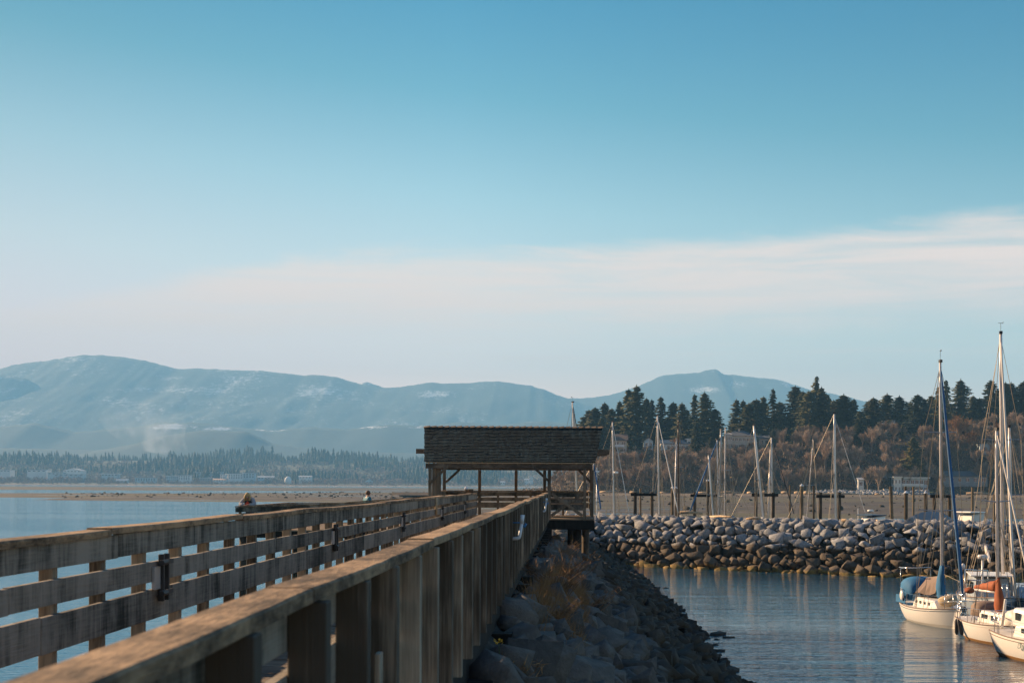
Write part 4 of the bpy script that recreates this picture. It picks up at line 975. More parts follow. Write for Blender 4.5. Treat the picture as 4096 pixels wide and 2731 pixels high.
# --- grey boat with dark awning farther right
fr = Frame((22.2, 69.5), (20.4, 62.2)); L, B = fr.L, 2.5
t5 = empty('sailboat', fr.o, fr.a, 'sailboat at the frame edge with a slanting black awning and a dull grey mast', 'sailboat', 'sailboats moored at the right')
sheer, half = hull_parts(t5, L, B, 1.05, 0.9, M['pilot'], M['navy'], M['navy'], 0.08)
cabin_parts(t5, -1.6, 1.4, 0.8, 0.9, 0.5, M['pilot'], 3, 0.6)
top, base = rig(t5, fr, P(4037, 1706, 65.5), P(4047, 2390, 65.5), 0.07, [(0.40, 0.7), (0.66, 0.8)], (L / 2, 1.1), (-L / 2, 0.95), B, sheer, 0.011, M['alu'], None)
boom(t5, base, 1.75, 2.6, None, None)
c0, c1, c2, c3 = (fr.loc(P(4030, 2384, 63.0)), fr.loc(P(3974, 2458, 60.8)), fr.loc(P(3974, 2492, 60.8)), fr.loc(P(4050, 2470, 62.5)))
a = MB(); a.add([c0, c1, c2, c3] + [v + Vector((0.03, 0.03, 0.03)) for v in (c0, c1, c2, c3)], [(0, 1, 2, 3), (7, 6, 5, 4), (0, 4, 5, 1), (1, 5, 6, 2), (2, 6, 7, 3), (3, 7, 4, 0)]); a.build('awning', M['furldark'], t5)
a = MB(); a.bar(c0 + Vector((0, 0, 0.05)), c1 + Vector((0, 0, 0.05)), 0.14, 0.04); a.build('awning_edge', M['pvc'], t5)
pulpit(t5, L, sheer, half)

# --- sailboats in the basin beyond the breakwater: hulls mostly hidden by it
def basin_boat(label, mtop, mbase, Y, r, bowdir, spreads, mastm='alu', furl=None, furl_end=None, furl_r=0.05, L=8.5, vane=True, extra_top=None, second=None):
    mt, mb_ = P(*mtop, Y), P(*mbase, Y); k = (mt - mb_); base = mb_ - k * ((mb_.z - 1.35) / k.z)      # carry the mast on down to the deck
    bx = Vector((bowdir[0], bowdir[1], 0)).normalized(); stern = base - bx * (L * 0.58); bow = base + bx * (L * 0.42)
    fr = Frame((stern.x, stern.y), (bow.x, bow.y)); t = empty('sailboat', fr.o, fr.a, label, 'sailboat', 'sailboats behind the breakwater')
    sheer, half = hull_parts(t, L, L * 0.32, 1.15, 0.95, M['white'], M['navy'], M['navy'], 0.08)
    cabin_parts(t, -L * 0.22, L * 0.2, L * 0.10, 0.95, 0.42, M['white'], 3, 0.6)
    tp, bs = rig(t, fr, mt, base, r, spreads, (L / 2, 1.2), (-L / 2, 1.0), L * 0.32, sheer, 0.021, M[mastm], furl, furl_end, furl_r, vane)
    boom(t, bs, 2.2, L * 0.36, None, 'bluecanvas')
    if second:
        a = MB(); p0, p1 = fr.loc(P(*second[0], Y)), fr.loc(P(*second[1], Y)); p1 = p1 - (p0 - p1) * ((p1.z - 1.2) / (p0.z - p1.z)); a.tube([p0, p1], second[2], 8); a.build('mizzen_mast', M[second[3]], t, smooth=True)
    return t, fr
basin_boat('sailboat whose cream mast rises behind the shelter roof', (2290, 1608), (2307, 1966), 140, 0.085, (0.9, -0.8), [(0.62, 1.1)], 'furlwhite', 'furldark', P(2350, 1975, 138), 0.05)
t, fr = basin_boat('sailboat with a thin white mast and small wind turbine next to the shelter post', (2374, 1850), (2374, 2033), 128, 0.055, (1.0, -0.4), [], 'alu', 'furlblue', P(2403, 2036, 127), 0.07, 7.0, False)
q = fr.loc(P(2387, 1886, 128)); a = MB(); a.tube([Vector((q.x, q.y, 1.0)), q], 0.04, 6); a.build('turbine_pole', M['alu'], t, smooth=True)
a = MB(); a.tube([q + Vector((-0.02, 0, 0)), q + Vector((0, 0, 0.02))], 0.01, 4); a.ball(q, (0.25, 0.12, 0.10), 8, 6)
for k in range(5):
    an_ = 0.3 + k * 2 * math.pi / 5; d = fr.loc(fr.o + Vector((math.cos(an_), 0.1, math.sin(an_)))) ; a.bar(q, q + d * 0.38, 0.07, 0.02)
a.build('wind_turbine', M['white'], t)
t, fr = basin_boat('sailboat with a white mast, radar dome and wide spreaders right of the shelter', (2450, 1686), (2455, 2036), 133, 0.075, (0.9, -0.75), [(0.62, 0.92)], 'alu', 'furlwhite', P(2516, 2050, 131), 0.03)
radar(t, fr.loc(P(2464, 1889, 132.8)), 0.22)
basin_boat('sailboat with a tall white mast and pale furled foresail near the dark brown mast', (2630, 1662), (2636, 2045), 138, 0.085, (0.85, -0.7), [(0.45, 0.7)], 'alu', 'furlwhite', P(2713, 2050, 135), 0.045)
basin_boat('ketch with a dark brown mast beside a thinner pale one', (2713, 1684), (2715, 2045), 142, 0.075, (0.6, -0.9), [(0.42, 0.7), (0.7, 0.8)], 'darkmast', None, None, 0.05, 9.0, True, None, ((2706, 1752), (2697, 2050), 0.055, 'alu'))
basin_boat('small sailboat with a short leaning white mast beside the cone-capped piling', (2834, 1818), (2851, 2050), 131, 0.08, (0.7, -0.7), [(0.5, 0.6)], 'alu', None, None, 0.05, 7.0, False)
basin_boat('sailboat with a slanting dark blue furled foresail leading down to the left', (2868, 1757), (2871, 2050), 141, 0.075, (-0.95, -0.5), [(0.62, 0.85)], 'alu', 'furlblue', P(2757, 2050, 138), 0.08)
basin_boat('sailboat with a thick grey mast in the middle of the crowded cluster', (2884, 1718), (2876, 2050), 148, 0.11, (0.5, -0.9), [(0.55, 0.7)], 'greymast')
basin_boat('sailboat with a flat-topped white mast, right-hand one of the crowded cluster', (2902, 1712), (2899, 2050), 136, 0.075, (0.3, -0.95), [(0.4, 0.7)], 'alu', None, None, 0.05, 8.5, False)
basin_boat('sailboat with a thick white mast leaning left at its head', (3015, 1699), (3050, 2050), 134, 0.115, (0.8, -0.6), [(0.5, 0.7)], 'alu')
basin_boat('sailboat with twin white spars and a black furled foresail slanting right', (3086, 1747), (3087, 2052), 139, 0.085, (0.95, -0.5), [(0.62, 0.95)], 'alu', 'furldark', P(3176, 2054, 136), 0.055, 9.0, False, None, ((3082, 1797), (3072, 2050), 0.075, 'alu'))
basin_boat('sailboat with a slim leaning pale mast left of the big white one', (3253, 1757), (3230, 2042), 144, 0.055, (0.2, -0.95), [(0.5, 0.6)], 'alu')
basin_boat('sailboat with the tallest white mast behind the breakwater and long pale forestay', (3337, 1653), (3342, 2060), 130, 0.10, (0.9, -0.5), [], 'alu', 'furlwhite', P(3466, 2066, 128), 0.022, 9.5)
# motor boats by the breakwater
def motor_boat(label, x4a, x4b, ytop, Y, hullm, cabm, roofm, wins):
    a, b = P(x4a, ytop, Y), P(x4b, ytop, Y); zt = a.z; L = (b.x - a.x) * 1.9; cx = (a.x + b.x) / 2
    fr = Frame((cx + L * 0.55, Y + 1.2), (cx - L * 0.45, Y)); t = empty('motor_boat', fr.o, fr.a, label, 'motor boat', 'motor boats behind the breakwater')
    sheer, half = hull_parts(t, fr.L, 2.9, 1.5, 1.2, hullm, M['navy'], M['navy'], 0.08); hw = (b.x - a.x) / 2
    o = cabin_parts(t, -hw, hw, 1.15, 1.25, zt - 1.33, cabm, wins, 0.35, ww=hw * 1.2 / wins, winh=0.34)
    r = MB(); r.box((0, 0, zt - 0.05), (2 * hw + 0.05, 2.3, 0.10)); r.build('cabin_roof', roofm, t, bevel=0.02)
    a = MB(); a.tube([(hw * 0.9, -1.0, 1.2), (hw * 0.9, -1.0, zt + 0.5)], 0.03, 6); a.build('antenna', M['alu'], t)
    return t, fr
t, fr = motor_boat('motor boat with a dark blue flat roof and white dome behind the breakwater', 3450, 3520, 2057, 121, M['white'], M['white'], M['navy'], 3); radar(t, fr.loc(P(3482, 2042, 121.4)), 0.26)
motor_boat('cabin motor boat with a pale framed windscreen behind the breakwater', 3842, 3915, 2045, 117, M['white'], M['offwhite'], M['white'], 2)
fr = Frame((16.0, 131) if False else (P(3850, 2000, 124).x, 125.5), (P(3600, 2000, 124).x, 124)); t = empty('motor_boat', fr.o, fr.a, 'wide boat under a pale grey tarpaulin behind the breakwater', 'motor boat', 'motor boats behind the breakwater'); L = fr.L
hull_parts(t, L, 2.8, 1.5, 1.2, M['white'], M['navy'], M['navy'])
a = MB(); rings = []
for i in range(9):
    q = i / 8; x = -L / 2 + L * q; zt = 2.0 + 1.75 * math.sin(math.pi * min(1, max(0, q)) ** 0.9) ** 0.5 if 0 < q < 1 else 1.7; w_ = 1.3 * (1 - 0.5 * max(0, q - 0.5)); rings.append([(x, -w_, 1.1), (x, -w_ * 0.8, zt * 0.75), (x, 0, zt), (x, w_ * 0.8, zt * 0.75), (x, w_, 1.1)])
a.loft(rings, closed=False); o = a.build('tarpaulin', M['tarp'], t); so = o.modifiers.new('thickness', 'SOLIDIFY'); so.thickness = 0.02

# ---------------------------------------------------------------- pilings
def piling(name, label, x4, ytop, Y, r, m, cone=False, lean=0.0, parent=None):
    p = P(x4, ytop, Y); hb_ = Vector((p.x + lean, Y, -1.0))
    a = MB(); a.tube([hb_, p], [r * 1.05, r * 0.95], 12)
    if parent is not None: o = under(a.build('piling', M[m], smooth=False), parent)
    else: o = tag(a.build(name, M[m]), label, 'piling', 'pilings of the basin')
    if cone:
        c = MB(); c.loft([[(p.x + r * k_ * math.cos(2 * math.pi * k / 12), Y + r * k_ * math.sin(2 * math.pi * k / 12), p.z + z) for k in range(12)] for k_, z in ((1.12, -0.03), (1.1, 0.03), (0.1, r * 1.1))])
        ob = c.build('cone_cap', M['pvc']); ob.parent = o; 
    return o
def piling_frame(label, xa, xb, ytop, ybeam, Y, extra=()):
    pa, pb = P(xa, ytop, Y), P(xb, ytop, Y)
    t = empty('mooring_gantry', ((pa.x + pb.x) / 2, Y, 0), 0, label, 'mooring gantry', 'timber mooring gantries of the basin')
    for x4 in (xa, xb) + tuple(extra): piling('piling', None, x4, ytop, Y, 0.16, 'darkpile', False, 0, t)
    za = P(xa, ybeam, Y); a = MB(); a.span(pa.x - 0.45, pb.x + 0.45, Y - 0.32, Y - 0.17, za.z - 0.14, za.z + 0.14); under(a.build('beam', M['creosote'], bevel=0.01), t)
    return t
piling_frame('timber mooring gantry with a beam, nearest to the shelter', 2541, 2608, 1967, 1977, 137, )
piling_frame('timber mooring gantry with a beam behind the middle boat cluster', 2779, 2848, 1968, 1981, 139)
piling_frame('timber mooring gantry with a beam around the thick leaning mast', 3024, 3093, 1969, 1979, 137)
piling_frame('timber mooring gantry with a long beam left of the blue flat-topped boat', 3282, 3358, 1968, 1984, 135)
piling_frame('timber mooring gantry with a pale beam close to the white mast of the blue-covered sailboat', 3737, 3798, 1982, 1984, 128)
for (x4, yt, Y, r, m_, cone, lean, l) in ((2562, 1953, 143, 0.11, 'pile', False, 0, 'slim brown piling just right of the gantry by the shelter'), (2690, 1950, 140, 0.15, 'pile', True, 0, 'cone-capped piling left of the dark brown mast'), (2704, 1951, 144, 0.15, 'pile', True, 0, 'second cone-capped piling hard against the dark brown mast'),
        (2831, 1922, 140, 0.15, 'pile', True, 0, 'tall cone-capped piling among the middle masts'), (3160, 1940, 142, 0.10, 'pile', False, 0, 'thin piling crossed by the black furled sail'), (3207, 1942, 133, 0.17, 'pile', True, 0, 'stout cone-capped piling in the right part of the basin'),
        (3255, 1942, 141, 0.11, 'darkpile', False, 0, 'dark slim piling next to the slim leaning mast'), (3563, 1946, 126, 0.16, 'pile', False, 0.25, 'leaning brown piling in front of the lawn'), (3624, 1970, 124, 0.17, 'darkpile', True, 0, 'dark cone-capped piling before the waterside house'),
        (3622, 1944, 133, 0.12, 'pile', False, 0, 'slim piling rising behind the dark cone-capped one'), (3654, 1945, 133, 0.11, 'pile', False, 0, 'slim brown piling before the waterside house'), (3703, 1971, 126, 0.17, 'darkpile', True, 0, 'dark capped piling left of the pale beam'),
        (3890, 1948, 122, 0.12, 'pile', False, 0, 'brown piling beside the framed windscreen of the cabin boat'), (3978, 1975, 124, 0.15, 'darkpile', False, 0, 'dark piling behind the masts at the right'), (1865, 1953, 78, 0.10, 'pile', True, 0, 'small cone-capped piling seen through the shelter'), (1882, 1955, 79, 0.17, 'pile', False, 0, 'squat flat-topped piling seen through the shelter')):
    piling('piling', l, x4, yt, Y, r, m_, cone, lean)

# ---------------------------------------------------------------- trees
def leafmat(name, a, c, rough=0.8):
    m, nt, b = mat(name); p = posn(nt)
    rv = nt.new('ShaderNodeObjectInfo').outputs['Random']
    f = nt.m('ADD', nt.m('MULTIPLY', nt.noise(p, 0.5, 3), 0.7), nt.m('MULTIPLY', rv, 0.4))
    nt.link(nt.mix(nt.step(f, 0.3, 0.8), a, c), b.inputs['Base Color']); b.inputs['Roughness'].default_value = rough; b.inputs['Specular IOR Level'].default_value = 0.15
    return m
M['needles'] = leafmat('conifer_needles', (0.018, 0.028, 0.016), (0.090, 0.092, 0.040))
M['needles_lit'] = leafmat('sunlit_tint_needles', (0.035, 0.04, 0.012), (0.11, 0.095, 0.025))  # sunlit copy of the needles, warm light mixed into their colour
M['twigs'] = leafmat('bare_twigs', (0.22, 0.165, 0.12), (0.48, 0.37, 0.28))
M['rusttwigs'] = leafmat('russet_twigs', (0.20, 0.10, 0.04), (0.36, 0.20, 0.085))
M['brush'] = leafmat('brown_undergrowth', (0.08, 0.065, 0.036), (0.32, 0.22, 0.14))
M['bark'] = plain('bark', (0.22, 0.175, 0.135), 0.9, var=0.35, scale=2)
def conifer_mesh(seed, wide, dense=1.0, ragged=0.35, start=0.10):
    """whorls of drooping branches of uneven reach, each carrying flat hanging sprays"""
    r = random.Random(seed); V, T = [], []
    z = start; lean = r.uniform(-0.02, 0.02)
    while z < 0.985:
        q = (z - start) / (1 - start)
        reach = wide * ((1 - q) ** (0.80 if seed in (2, 4, 6) else 0.58)) * (0.6 + 0.4 * min(1, q * 5 + 0.3)) + 0.010
        step_ = (0.036 - 0.020 * q) * r.uniform(0.75, 1.35) / dense ** 0.5
        nb = max(4, int((8.5 - 3 * q) * dense + r.uniform(-1, 1))); a0 = r.uniform(0, 6.28)
        for k in range(nb):
            a = a0 + 6.283 * k / nb + r.uniform(-0.45, 0.45); L = reach * (r.uniform(1 - ragged, 1.05) if r.random() < 0.8 else r.uniform(0.9, 1.35))
            dx, dy = math.cos(a), math.sin(a); droop = r.uniform(0.05, 0.38) * L; zb = z + r.uniform(-0.008, 0.008)
            ns = max(2, int(1.5 + L / 0.022))
            for s in range(ns):
                u = (s + r.uniform(0.3, 1.0)) / ns; px_ = L * u; pz = zb - droop * u + 0.30 * droop * u * u * u
                w_ = (0.018 + 0.024 * (1 - abs(2 * u - 0.9))) * r.uniform(0.6, 1.4); hang = 0.012 + 0.030 * r.random()
                cx, cy = dx * px_ + lean * zb, dy * px_
                b = len(V); fwd = 0.022 + 0.016 * r.random()
                V += [(cx - dy * w_, cy + dx * w_, pz - hang), (cx + dy * w_, cy - dx * w_, pz - hang * r.uniform(0.6, 1.2)), (cx + dx * fwd, cy + dy * fwd, pz - 0.012), (cx - dx * fwd * 0.7, cy - dy * fwd * 0.7, pz + 0.004)]
                T += [(b, b + 2, b + 3), (b + 1, b + 3, b + 2)]
        z += step_
    for k in range(6):
        b = len(V); a = k * 1.05; zz = 0.90 + 0.012 * k; V += [(lean + 0.011 * math.cos(a), 0.011 * math.sin(a), zz), (lean - 0.011 * math.cos(a), -0.011 * math.sin(a), zz), (lean, 0, zz + 0.06)]; T.append((b, b + 1, b + 2))
    return np.array(V), np.array(T)
def to_mesh(name, V, T, m):
    o = arrays(name, V, T, m); me = o.data; bpy.data.objects.remove(o); return me
CON = [conifer_mesh(s, w_, d, rg, st) for s, w_, d, rg, st in ((1, 0.20, 1.0, 0.75, 0.12), (2, 0.20, 0.9, 0.70, 0.18), (3, 0.24, 1.1, 0.70, 0.06), (4, 0.17, 0.85, 0.6, 0.12), (5, 0.28, 1.15, 0.7, 0.08), (6, 0.25, 0.75, 0.8, 0.22), (7, 0.30, 1.2, 0.7, 0.05))]
CONM = [to_mesh('crown', V, T, M['needles']) for V, T in CON]; CONG = {k: to_mesh('crown', CON[k][0], CON[k][1], M['needles_lit']) for k in (4, 6)}
tr = MB(); tr.tube([(0, 0, -0.06), (0.004, 0, 0.3), (0, 0.003, 0.7), (0, 0, 0.98)], [0.016, 0.013, 0.008, 0.003], 7); o = tr.build('trunk', M['bark'], smooth=True); TRUNK = o.data; bpy.data.objects.remove(o)
def bare_mesh(seed, spread=0.42, ntw=1900, up=0.8):
    """trunk with limbs, and a cloud of fine twigs growing from the ends of the limbs"""
    r = random.Random(seed); tb = MB(); tips = []
    def grow(p, d, L, rad, lev):
        q = p + d * L; tb.tube([p, (p + q) / 2 + Vector((r.uniform(-1, 1), r.uniform(-1, 1), 0)) * L * 0.05, q], [rad, rad * 0.85, rad * 0.65], 5, caps=False)
        if lev >= 1: tips.append((q, d, L)); tips.append(((p + q) / 2, d, L)); tips.append((p.lerp(q, 0.25), d, L))
        if lev == 4: return
        for _ in range(3 if lev else 4):
            nd = (d + Vector((r.gauss(0, spread), r.gauss(0, spread), r.uniform(-0.05, 0.3) * up))).normalized(); grow(q if r.random() < 0.7 else p.lerp(q, 0.6), nd, L * r.uniform(0.62, 0.85), rad * 0.58, lev + 1)
    grow(Vector((0, 0, -0.04)), Vector((r.uniform(-0.08, 0.08), 0, 1)).normalized(), 0.30, 0.024, 0)
    V, T = [], []
    for _ in range(ntw):
        p, d, L = r.choice(tips); c = p + Vector((r.gauss(0, 0.022), r.gauss(0, 0.022), r.gauss(0, 0.03)))
        e = (d + Vector((r.gauss(0, 0.38), r.gauss(0, 0.38), r.gauss(0.45, 0.35)))).normalized() * r.uniform(0.06, 0.15)
        s = e.cross(Vector((r.gauss(0, 1), r.gauss(0, 1), r.gauss(0, 1)))).normalized() * r.uniform(0.0022, 0.005); b = len(V)
        V += [tuple(c - s), tuple(c + s), tuple(c + e)]; T.append((b, b + 1, b + 2))
    V = np.array(V); zmax = V[:, 2].max(); V /= zmax
    o = tb.build('trunk', M['bark']); o.data.transform(Matrix.Scale(1 / zmax, 4)); me = o.data; bpy.data.objects.remove(o)
    return me, V, np.array(T)
BARE = [bare_mesh(40 + k, (0.22, 0.32, 0.18, 0.36, 0.26)[k]) for k in range(5)]
BAREC = [to_mesh('crown', V, T, M['twigs']) for _, V, T in BARE]; RUSTC = [to_mesh('crown', V, T, M['rusttwigs']) for _, V, T in BARE]
tr_ = random.Random(5)
def put_tree(name, x, y, z, H, crown, trunk, label, cat, group, wx=1.0):
    t = empty(name, (x, y, z), tr_.uniform(0, 6.28), label, cat, group); t.scale = (H * wx, H * wx, H)
    link_mesh('trunk', trunk, t); link_mesh('crown', crown, t); return t
tops7 = [(185, 455, 0), (235, 400, 0), (285, 378, 2), (365, 340, 2), (415, 388, 0), (490, 325, 2), (565, 225, 1), (640, 193, 0), (722, 298, 2), (762, 312, 1), (845, 288, 1), (945, 335, 2), (1020, 340, 3), (1062, 395, 3), (1125, 268, 1), (1218, 246, 4), (1300, 390, 2), (1480, 310, 3), (1545, 318, 3), (1600, 345, 2), (1655, 306, 4), (1730, 290, 1), (1800, 222, 5), (1860, 330, 2), (1995, 192, 4), (2060, 240, 2), (2110, 236, 2), (2168, 114, 5), (2212, 205, 2), (2258, 258, 4), (2322, 318, 2)]
tops6 = [(10, 722, 2), (95, 790, 1), (172, 728, 4), (268, 773, 1), (388, 785, 2), (440, 758, 2), (555, 722, 4), (668, 743, 4), (760, 800, 2), (828, 730, 2), (882, 770, 1), (957, 738, 4), (1020, 655, 3), (1092, 598, 1), (1218, 594, 4), (1330, 742, 2), (1382, 760, 4), (1490, 598, 2), (1552, 683, 3), (1615, 618, 3), (1667, 622, 4), (1775, 615, 2), (1850, 640, 4)]
cons = [(2250 + .4677 * x, 1450 + .4677 * y, k) for x, y, k in tops7] + [(3300 + .4465 * x, 1250 + .4465 * y, k) for x, y, k in tops6]
cons.sort()
for i, (x4, yt, k) in enumerate(cons):
    Y = tr_.uniform(622, 668); p = P(x4, yt, Y); z = hill_z(p.x, Y) - 0.3
    if p.x < 12: z = min(z, hill_z(p.x, Y))
    H = (p.z - z) / 1.0
    spire = {0: 'broad-topped', 1: 'slim ragged', 2: 'full dark', 3: 'narrow', 4: 'wide dense', 5: 'gaunt spire-topped'}[k]
    wx = (1.05 if H > 24 else 1.4) * tr_.uniform(0.85, 1.2)
    put_tree('conifer_tree', p.x, Y, z, H, CONM[k], TRUNK, f'{spire} dark conifer on the skyline of the bluff, {ordinal(i)} from the left', 'tree', 'conifers on the bluff', wx)
extra = [(tr_.uniform(2420, 4110), k_) for k_ in range(46)]
low = [(x_, interp(x_, [(2420, 1665), (2600, 1668), (2840, 1690), (2900, 1690), (3050, 1660), (3180, 1640), (3400, 1650), (4110, 1620)]) + tr_.uniform(-14, 22), (0, 2, 4, 6)[k_ % 4], 1) for x_, k_ in extra if not 2830 < x_ < 2900] + [(2330, 1690, 2, 2), (2370, 1672, 4, 2), (2410, 1665, 2, 2), (2478, 1640, 4, 1), (2545, 1668, 4, 1), (2600, 1660, 2, 1), (2660, 1670, 4, 1), (2785, 1694, 2, 0), (2845, 1745, 4, 0), (2745, 1660, 4, 1), (2930, 1670, 4, 1), (2985, 1665, 4, 1), (3100, 1645, 4, 1), (3200, 1640, 4, 1), (3095, 1715, 4, 0), (3275, 1640, 4, 1), (3330, 1660, 4, 1), (3395, 1660, 4, 1), (3440, 1640, 6, 0), (3480, 1620, 4, 1), (3560, 1650, 4, 1), (3610, 1692, 3, 0), (3655, 1740, 6, 3), (3700, 1640, 4, 1), (3760, 1630, 4, 1), (3852, 1655, 4, 0), (3820, 1640, 4, 1), (3930, 1650, 4, 1), (3975, 1640, 4, 1), (4040, 1640, 4, 1), (4090, 1640, 4, 1)]
low.sort()
for i, (x4, yt, k, where) in enumerate(low):
    Y = {0: 602, 1: 680, 2: 612, 3: 572}[where] + tr_.uniform(-3, 3); p = P(x4, yt, Y); z = hill_z(p.x, Y) - 0.3; H = max(5.0, p.z - z)
    if where == 0: H = min(H, 20)
    crown = CONG[6] if where == 3 else CONM[k]
    lab = 'spreading green conifer with sunlit needle colour on the slope above the waterside house' if where == 3 else f'{"shorter" if where != 1 else "back-row"} dark conifer {"in front of the skyline trees" if where != 1 else "filling in behind the skyline trees"}, {ordinal(i)} from the left among those'
    put_tree('conifer_tree', p.x, Y, z, H, crown, TRUNK, lab, 'tree', 'conifers on the bluff', 1.1 if where != 3 else 1.0)
# leafless broadleaf trees on the slope
bares = []
for k in range(280):
    x4 = tr_.uniform(2330, 4120); q = tr_.random()
    Y = 565 + 44 * q ** 0.95; x = (x4 - 2280) * Y / F
    bares.append((x, Y))
for k in range(16):
    Y = tr_.uniform(566, 612); bares.append((tr_.uniform(-7, 5), Y))
bares.sort()
for i, (x, Y) in enumerate(bares):
    z = hill_z(x, Y) - 0.2; H = tr_.uniform(7.5, 14) * (0.85 if Y < 580 else 1.0) 
    if Y > 594 and x > 85: H *= 0.75
    if x < 85: H = max(3.5 if x > 5 else 6.0, min(H, hill_plateau(x) + 0.6 - z))
    k = tr_.randrange(5); is_russet = tr_.random() < 0.04  # a few trees at random have russet twigs
    put_tree('bare_tree', x, Y, z, H, (RUSTC if is_russet else BAREC)[k], BARE[k][0], f'{"russet" if is_russet else "leafless brown"} tree {"low on the slope" if Y < 578 else ("halfway up the slope" if Y < 594 else "high on the slope")} of the bluff, {ordinal(i)} bare tree from the left', 'tree', 'leafless trees on the slope', tr_.uniform(0.75, 1.25))
for i, (x4, yb, Y, H, k, rust, wx, l) in enumerate(((3832, 1880, 592, 17, 1, True, 1.5, 'big rounded orange-brown tree standing on the slope right of the blue sailboat mast'), (3878, 1890, 590, 12, 3, True, 1.4, 'smaller orange-brown tree beside the big rounded one'), (3470, 1962, 553, 10, 0, False, 1.2, 'bare tree with visible trunk standing on the lawn, the left one'), (3515, 1963, 553, 12, 2, False, 1.2, 'bare tree with visible trunk standing on the lawn, by the waterside house'),
        (2925, 1965, 566, 6, 3, True, 1.5, 'russet bush-like tree by the beach right of the flat-topped mast'), (2700, 1785, 612, 7, 1, True, 1.3, 'small russet tree between the blue-roofed house and the pale gabled house'), (3010, 1965, 566, 5, 1, True, 1.6, 'low russet tree by the beach near the leaning white mast'))):
    p = P(x4, yb, Y); z = hill_z(p.x, Y) if Y > 556 else 2.6
    put_tree('bare_tree', p.x, Y, z - 0.1, H, (RUSTC if rust else BAREC)[k], BARE[k][0], l, 'tree', 'leafless trees on the slope', wx)
# undergrowth covering the slope
V, T = [], []
ur = np.random.RandomState(3)
n = 60000; xs_ = ur.uniform(-22, 215, n); ysv = 561 + 72 * ur.rand(n) ** 1.0
for x, y in zip(xs_, ysv):
    hh = 1.7 * (0.4 + max(0, fbm(x, y, 0.09) + 0.25)); z = hill_z(x, y) + hh * ur.rand()
    s = 0.22 + 0.32 * ur.rand(); a = ur.rand(3, 3) - 0.5; b = len(V); c = np.array((x, y, z))
    V += list(c + a * s * 2); T.append((b, b + 1, b + 2))
tag(arrays('undergrowth', V, T, M['brush']), 'brown brush and brambles covering the bluff slope', 'undergrowth', None, 'stuff')
# lawn by the beach
def lawn_z(x, y): return 3.25 + 0.02 * (y - 548) + 0.05 * fbm(x, y, 0.1)
tag(grid('lawn', np.linspace(P(3205, 0, 552).x, P(3735, 0, 552).x, 30), np.linspace(548, 562, 12), lawn_z, M['lawn']), kind='structure')
tag(grid('terrace_lawn', np.linspace(P(3895, 0, 590).x, P(4110, 0, 590).x, 14), np.linspace(583, 592, 6), lambda x, y: hill_z(x, 588) + 0.6 + 0.05 * (y - 588), M['lawn']), kind='structure')

# ---------------------------------------------------------------- far shore forest
fr_ = random.Random(12)
def far_tree(r):
    V, T = [], []
    for t in range(4):
        z0 = 0.12 + 0.22 * t; w_ = 0.23 * (1 - 0.21 * t); h = 0.34; a0 = r.uniform(0, 6)
        b = len(V); n = 6
        for k in range(n): a = a0 + 6.283 * k / n; ww = w_ * r.uniform(0.65, 1.15); V.append((ww * math.cos(a), ww * math.sin(a), z0 + r.uniform(-0.05, 0.03)))
        V.append((r.uniform(-0.01, 0.01), 0, min(1, z0 + h)))
        T += [(b + k, b + (k + 1) % n, b + n) for k in range(n)]
    return np.array(V), np.array(T)
FART = [far_tree(fr_) for _ in range(8)]
M['farneedles'] = leafmat('far_conifer_needles', (0.005, 0.012, 0.008), (0.022, 0.032, 0.02))
it = []
for _ in range(9000):
    Y = fr_.uniform(2640, 3900); px = fr_.uniform(-150, 2500); x = (px - 2280) * Y / F
    cl = fbm(x, Y * 0.7, 0.006, 3)
    if Y < 2880 and cl < 0.2: continue
    if cl < -0.12: continue
    H = fr_.uniform(9, 24) * (0.75 + 1.5 * max(0, cl)); it.append((fr_.randrange(8), (x, Y, far_z(x, Y) - 0.5), (0, 0, fr_.uniform(0, 6)), np.array((H * 1.05, H * 1.05, H))))
tag(merged('far_forest', it, FART, M['farneedles']), 'hazy conifer forest behind the town on the far shore', 'forest', None, 'stuff')
def puff(r):
    V, T = [], []
    for _ in range(60):
        u = Vector((r.gauss(0, 1), r.gauss(0, 1), r.gauss(0, 1))).normalized() * r.uniform(0.3, 1) ; c = np.array((u.x * 0.5, u.y * 0.5, 0.5 + u.z * 0.5)); a = np.array([[r.uniform(-.5, .5) for _ in range(3)] for _ in range(3)]) * 0.30; b = len(V); V += list(c + a); T.append((b, b + 1, b + 2))
    return np.array(V), np.array(T)
PUFF = [puff(fr_) for _ in range(6)]
M['fartwigs'] = leafmat('far_bare_twigs', (0.10, 0.07, 0.055), (0.27, 0.19, 0.145))
it = []
for _ in range(3200):
    Y = 2620 + 1000 * fr_.random() ** 1.5; px = fr_.uniform(-150, 2450); x = (px - 2280) * Y / F
    H = fr_.uniform(6, 15) * (0.5 if Y < 2700 else 1.0); it.append((fr_.randrange(6), (x, Y, far_z(x, Y) - 0.5), (0, 0, fr_.uniform(0, 6)), np.array((H * 1.1, H * 1.1, H))))
tag(merged('far_thicket', it, PUFF, M['fartwigs']), 'leafless brown thicket along the far shore', 'thicket', None, 'stuff')

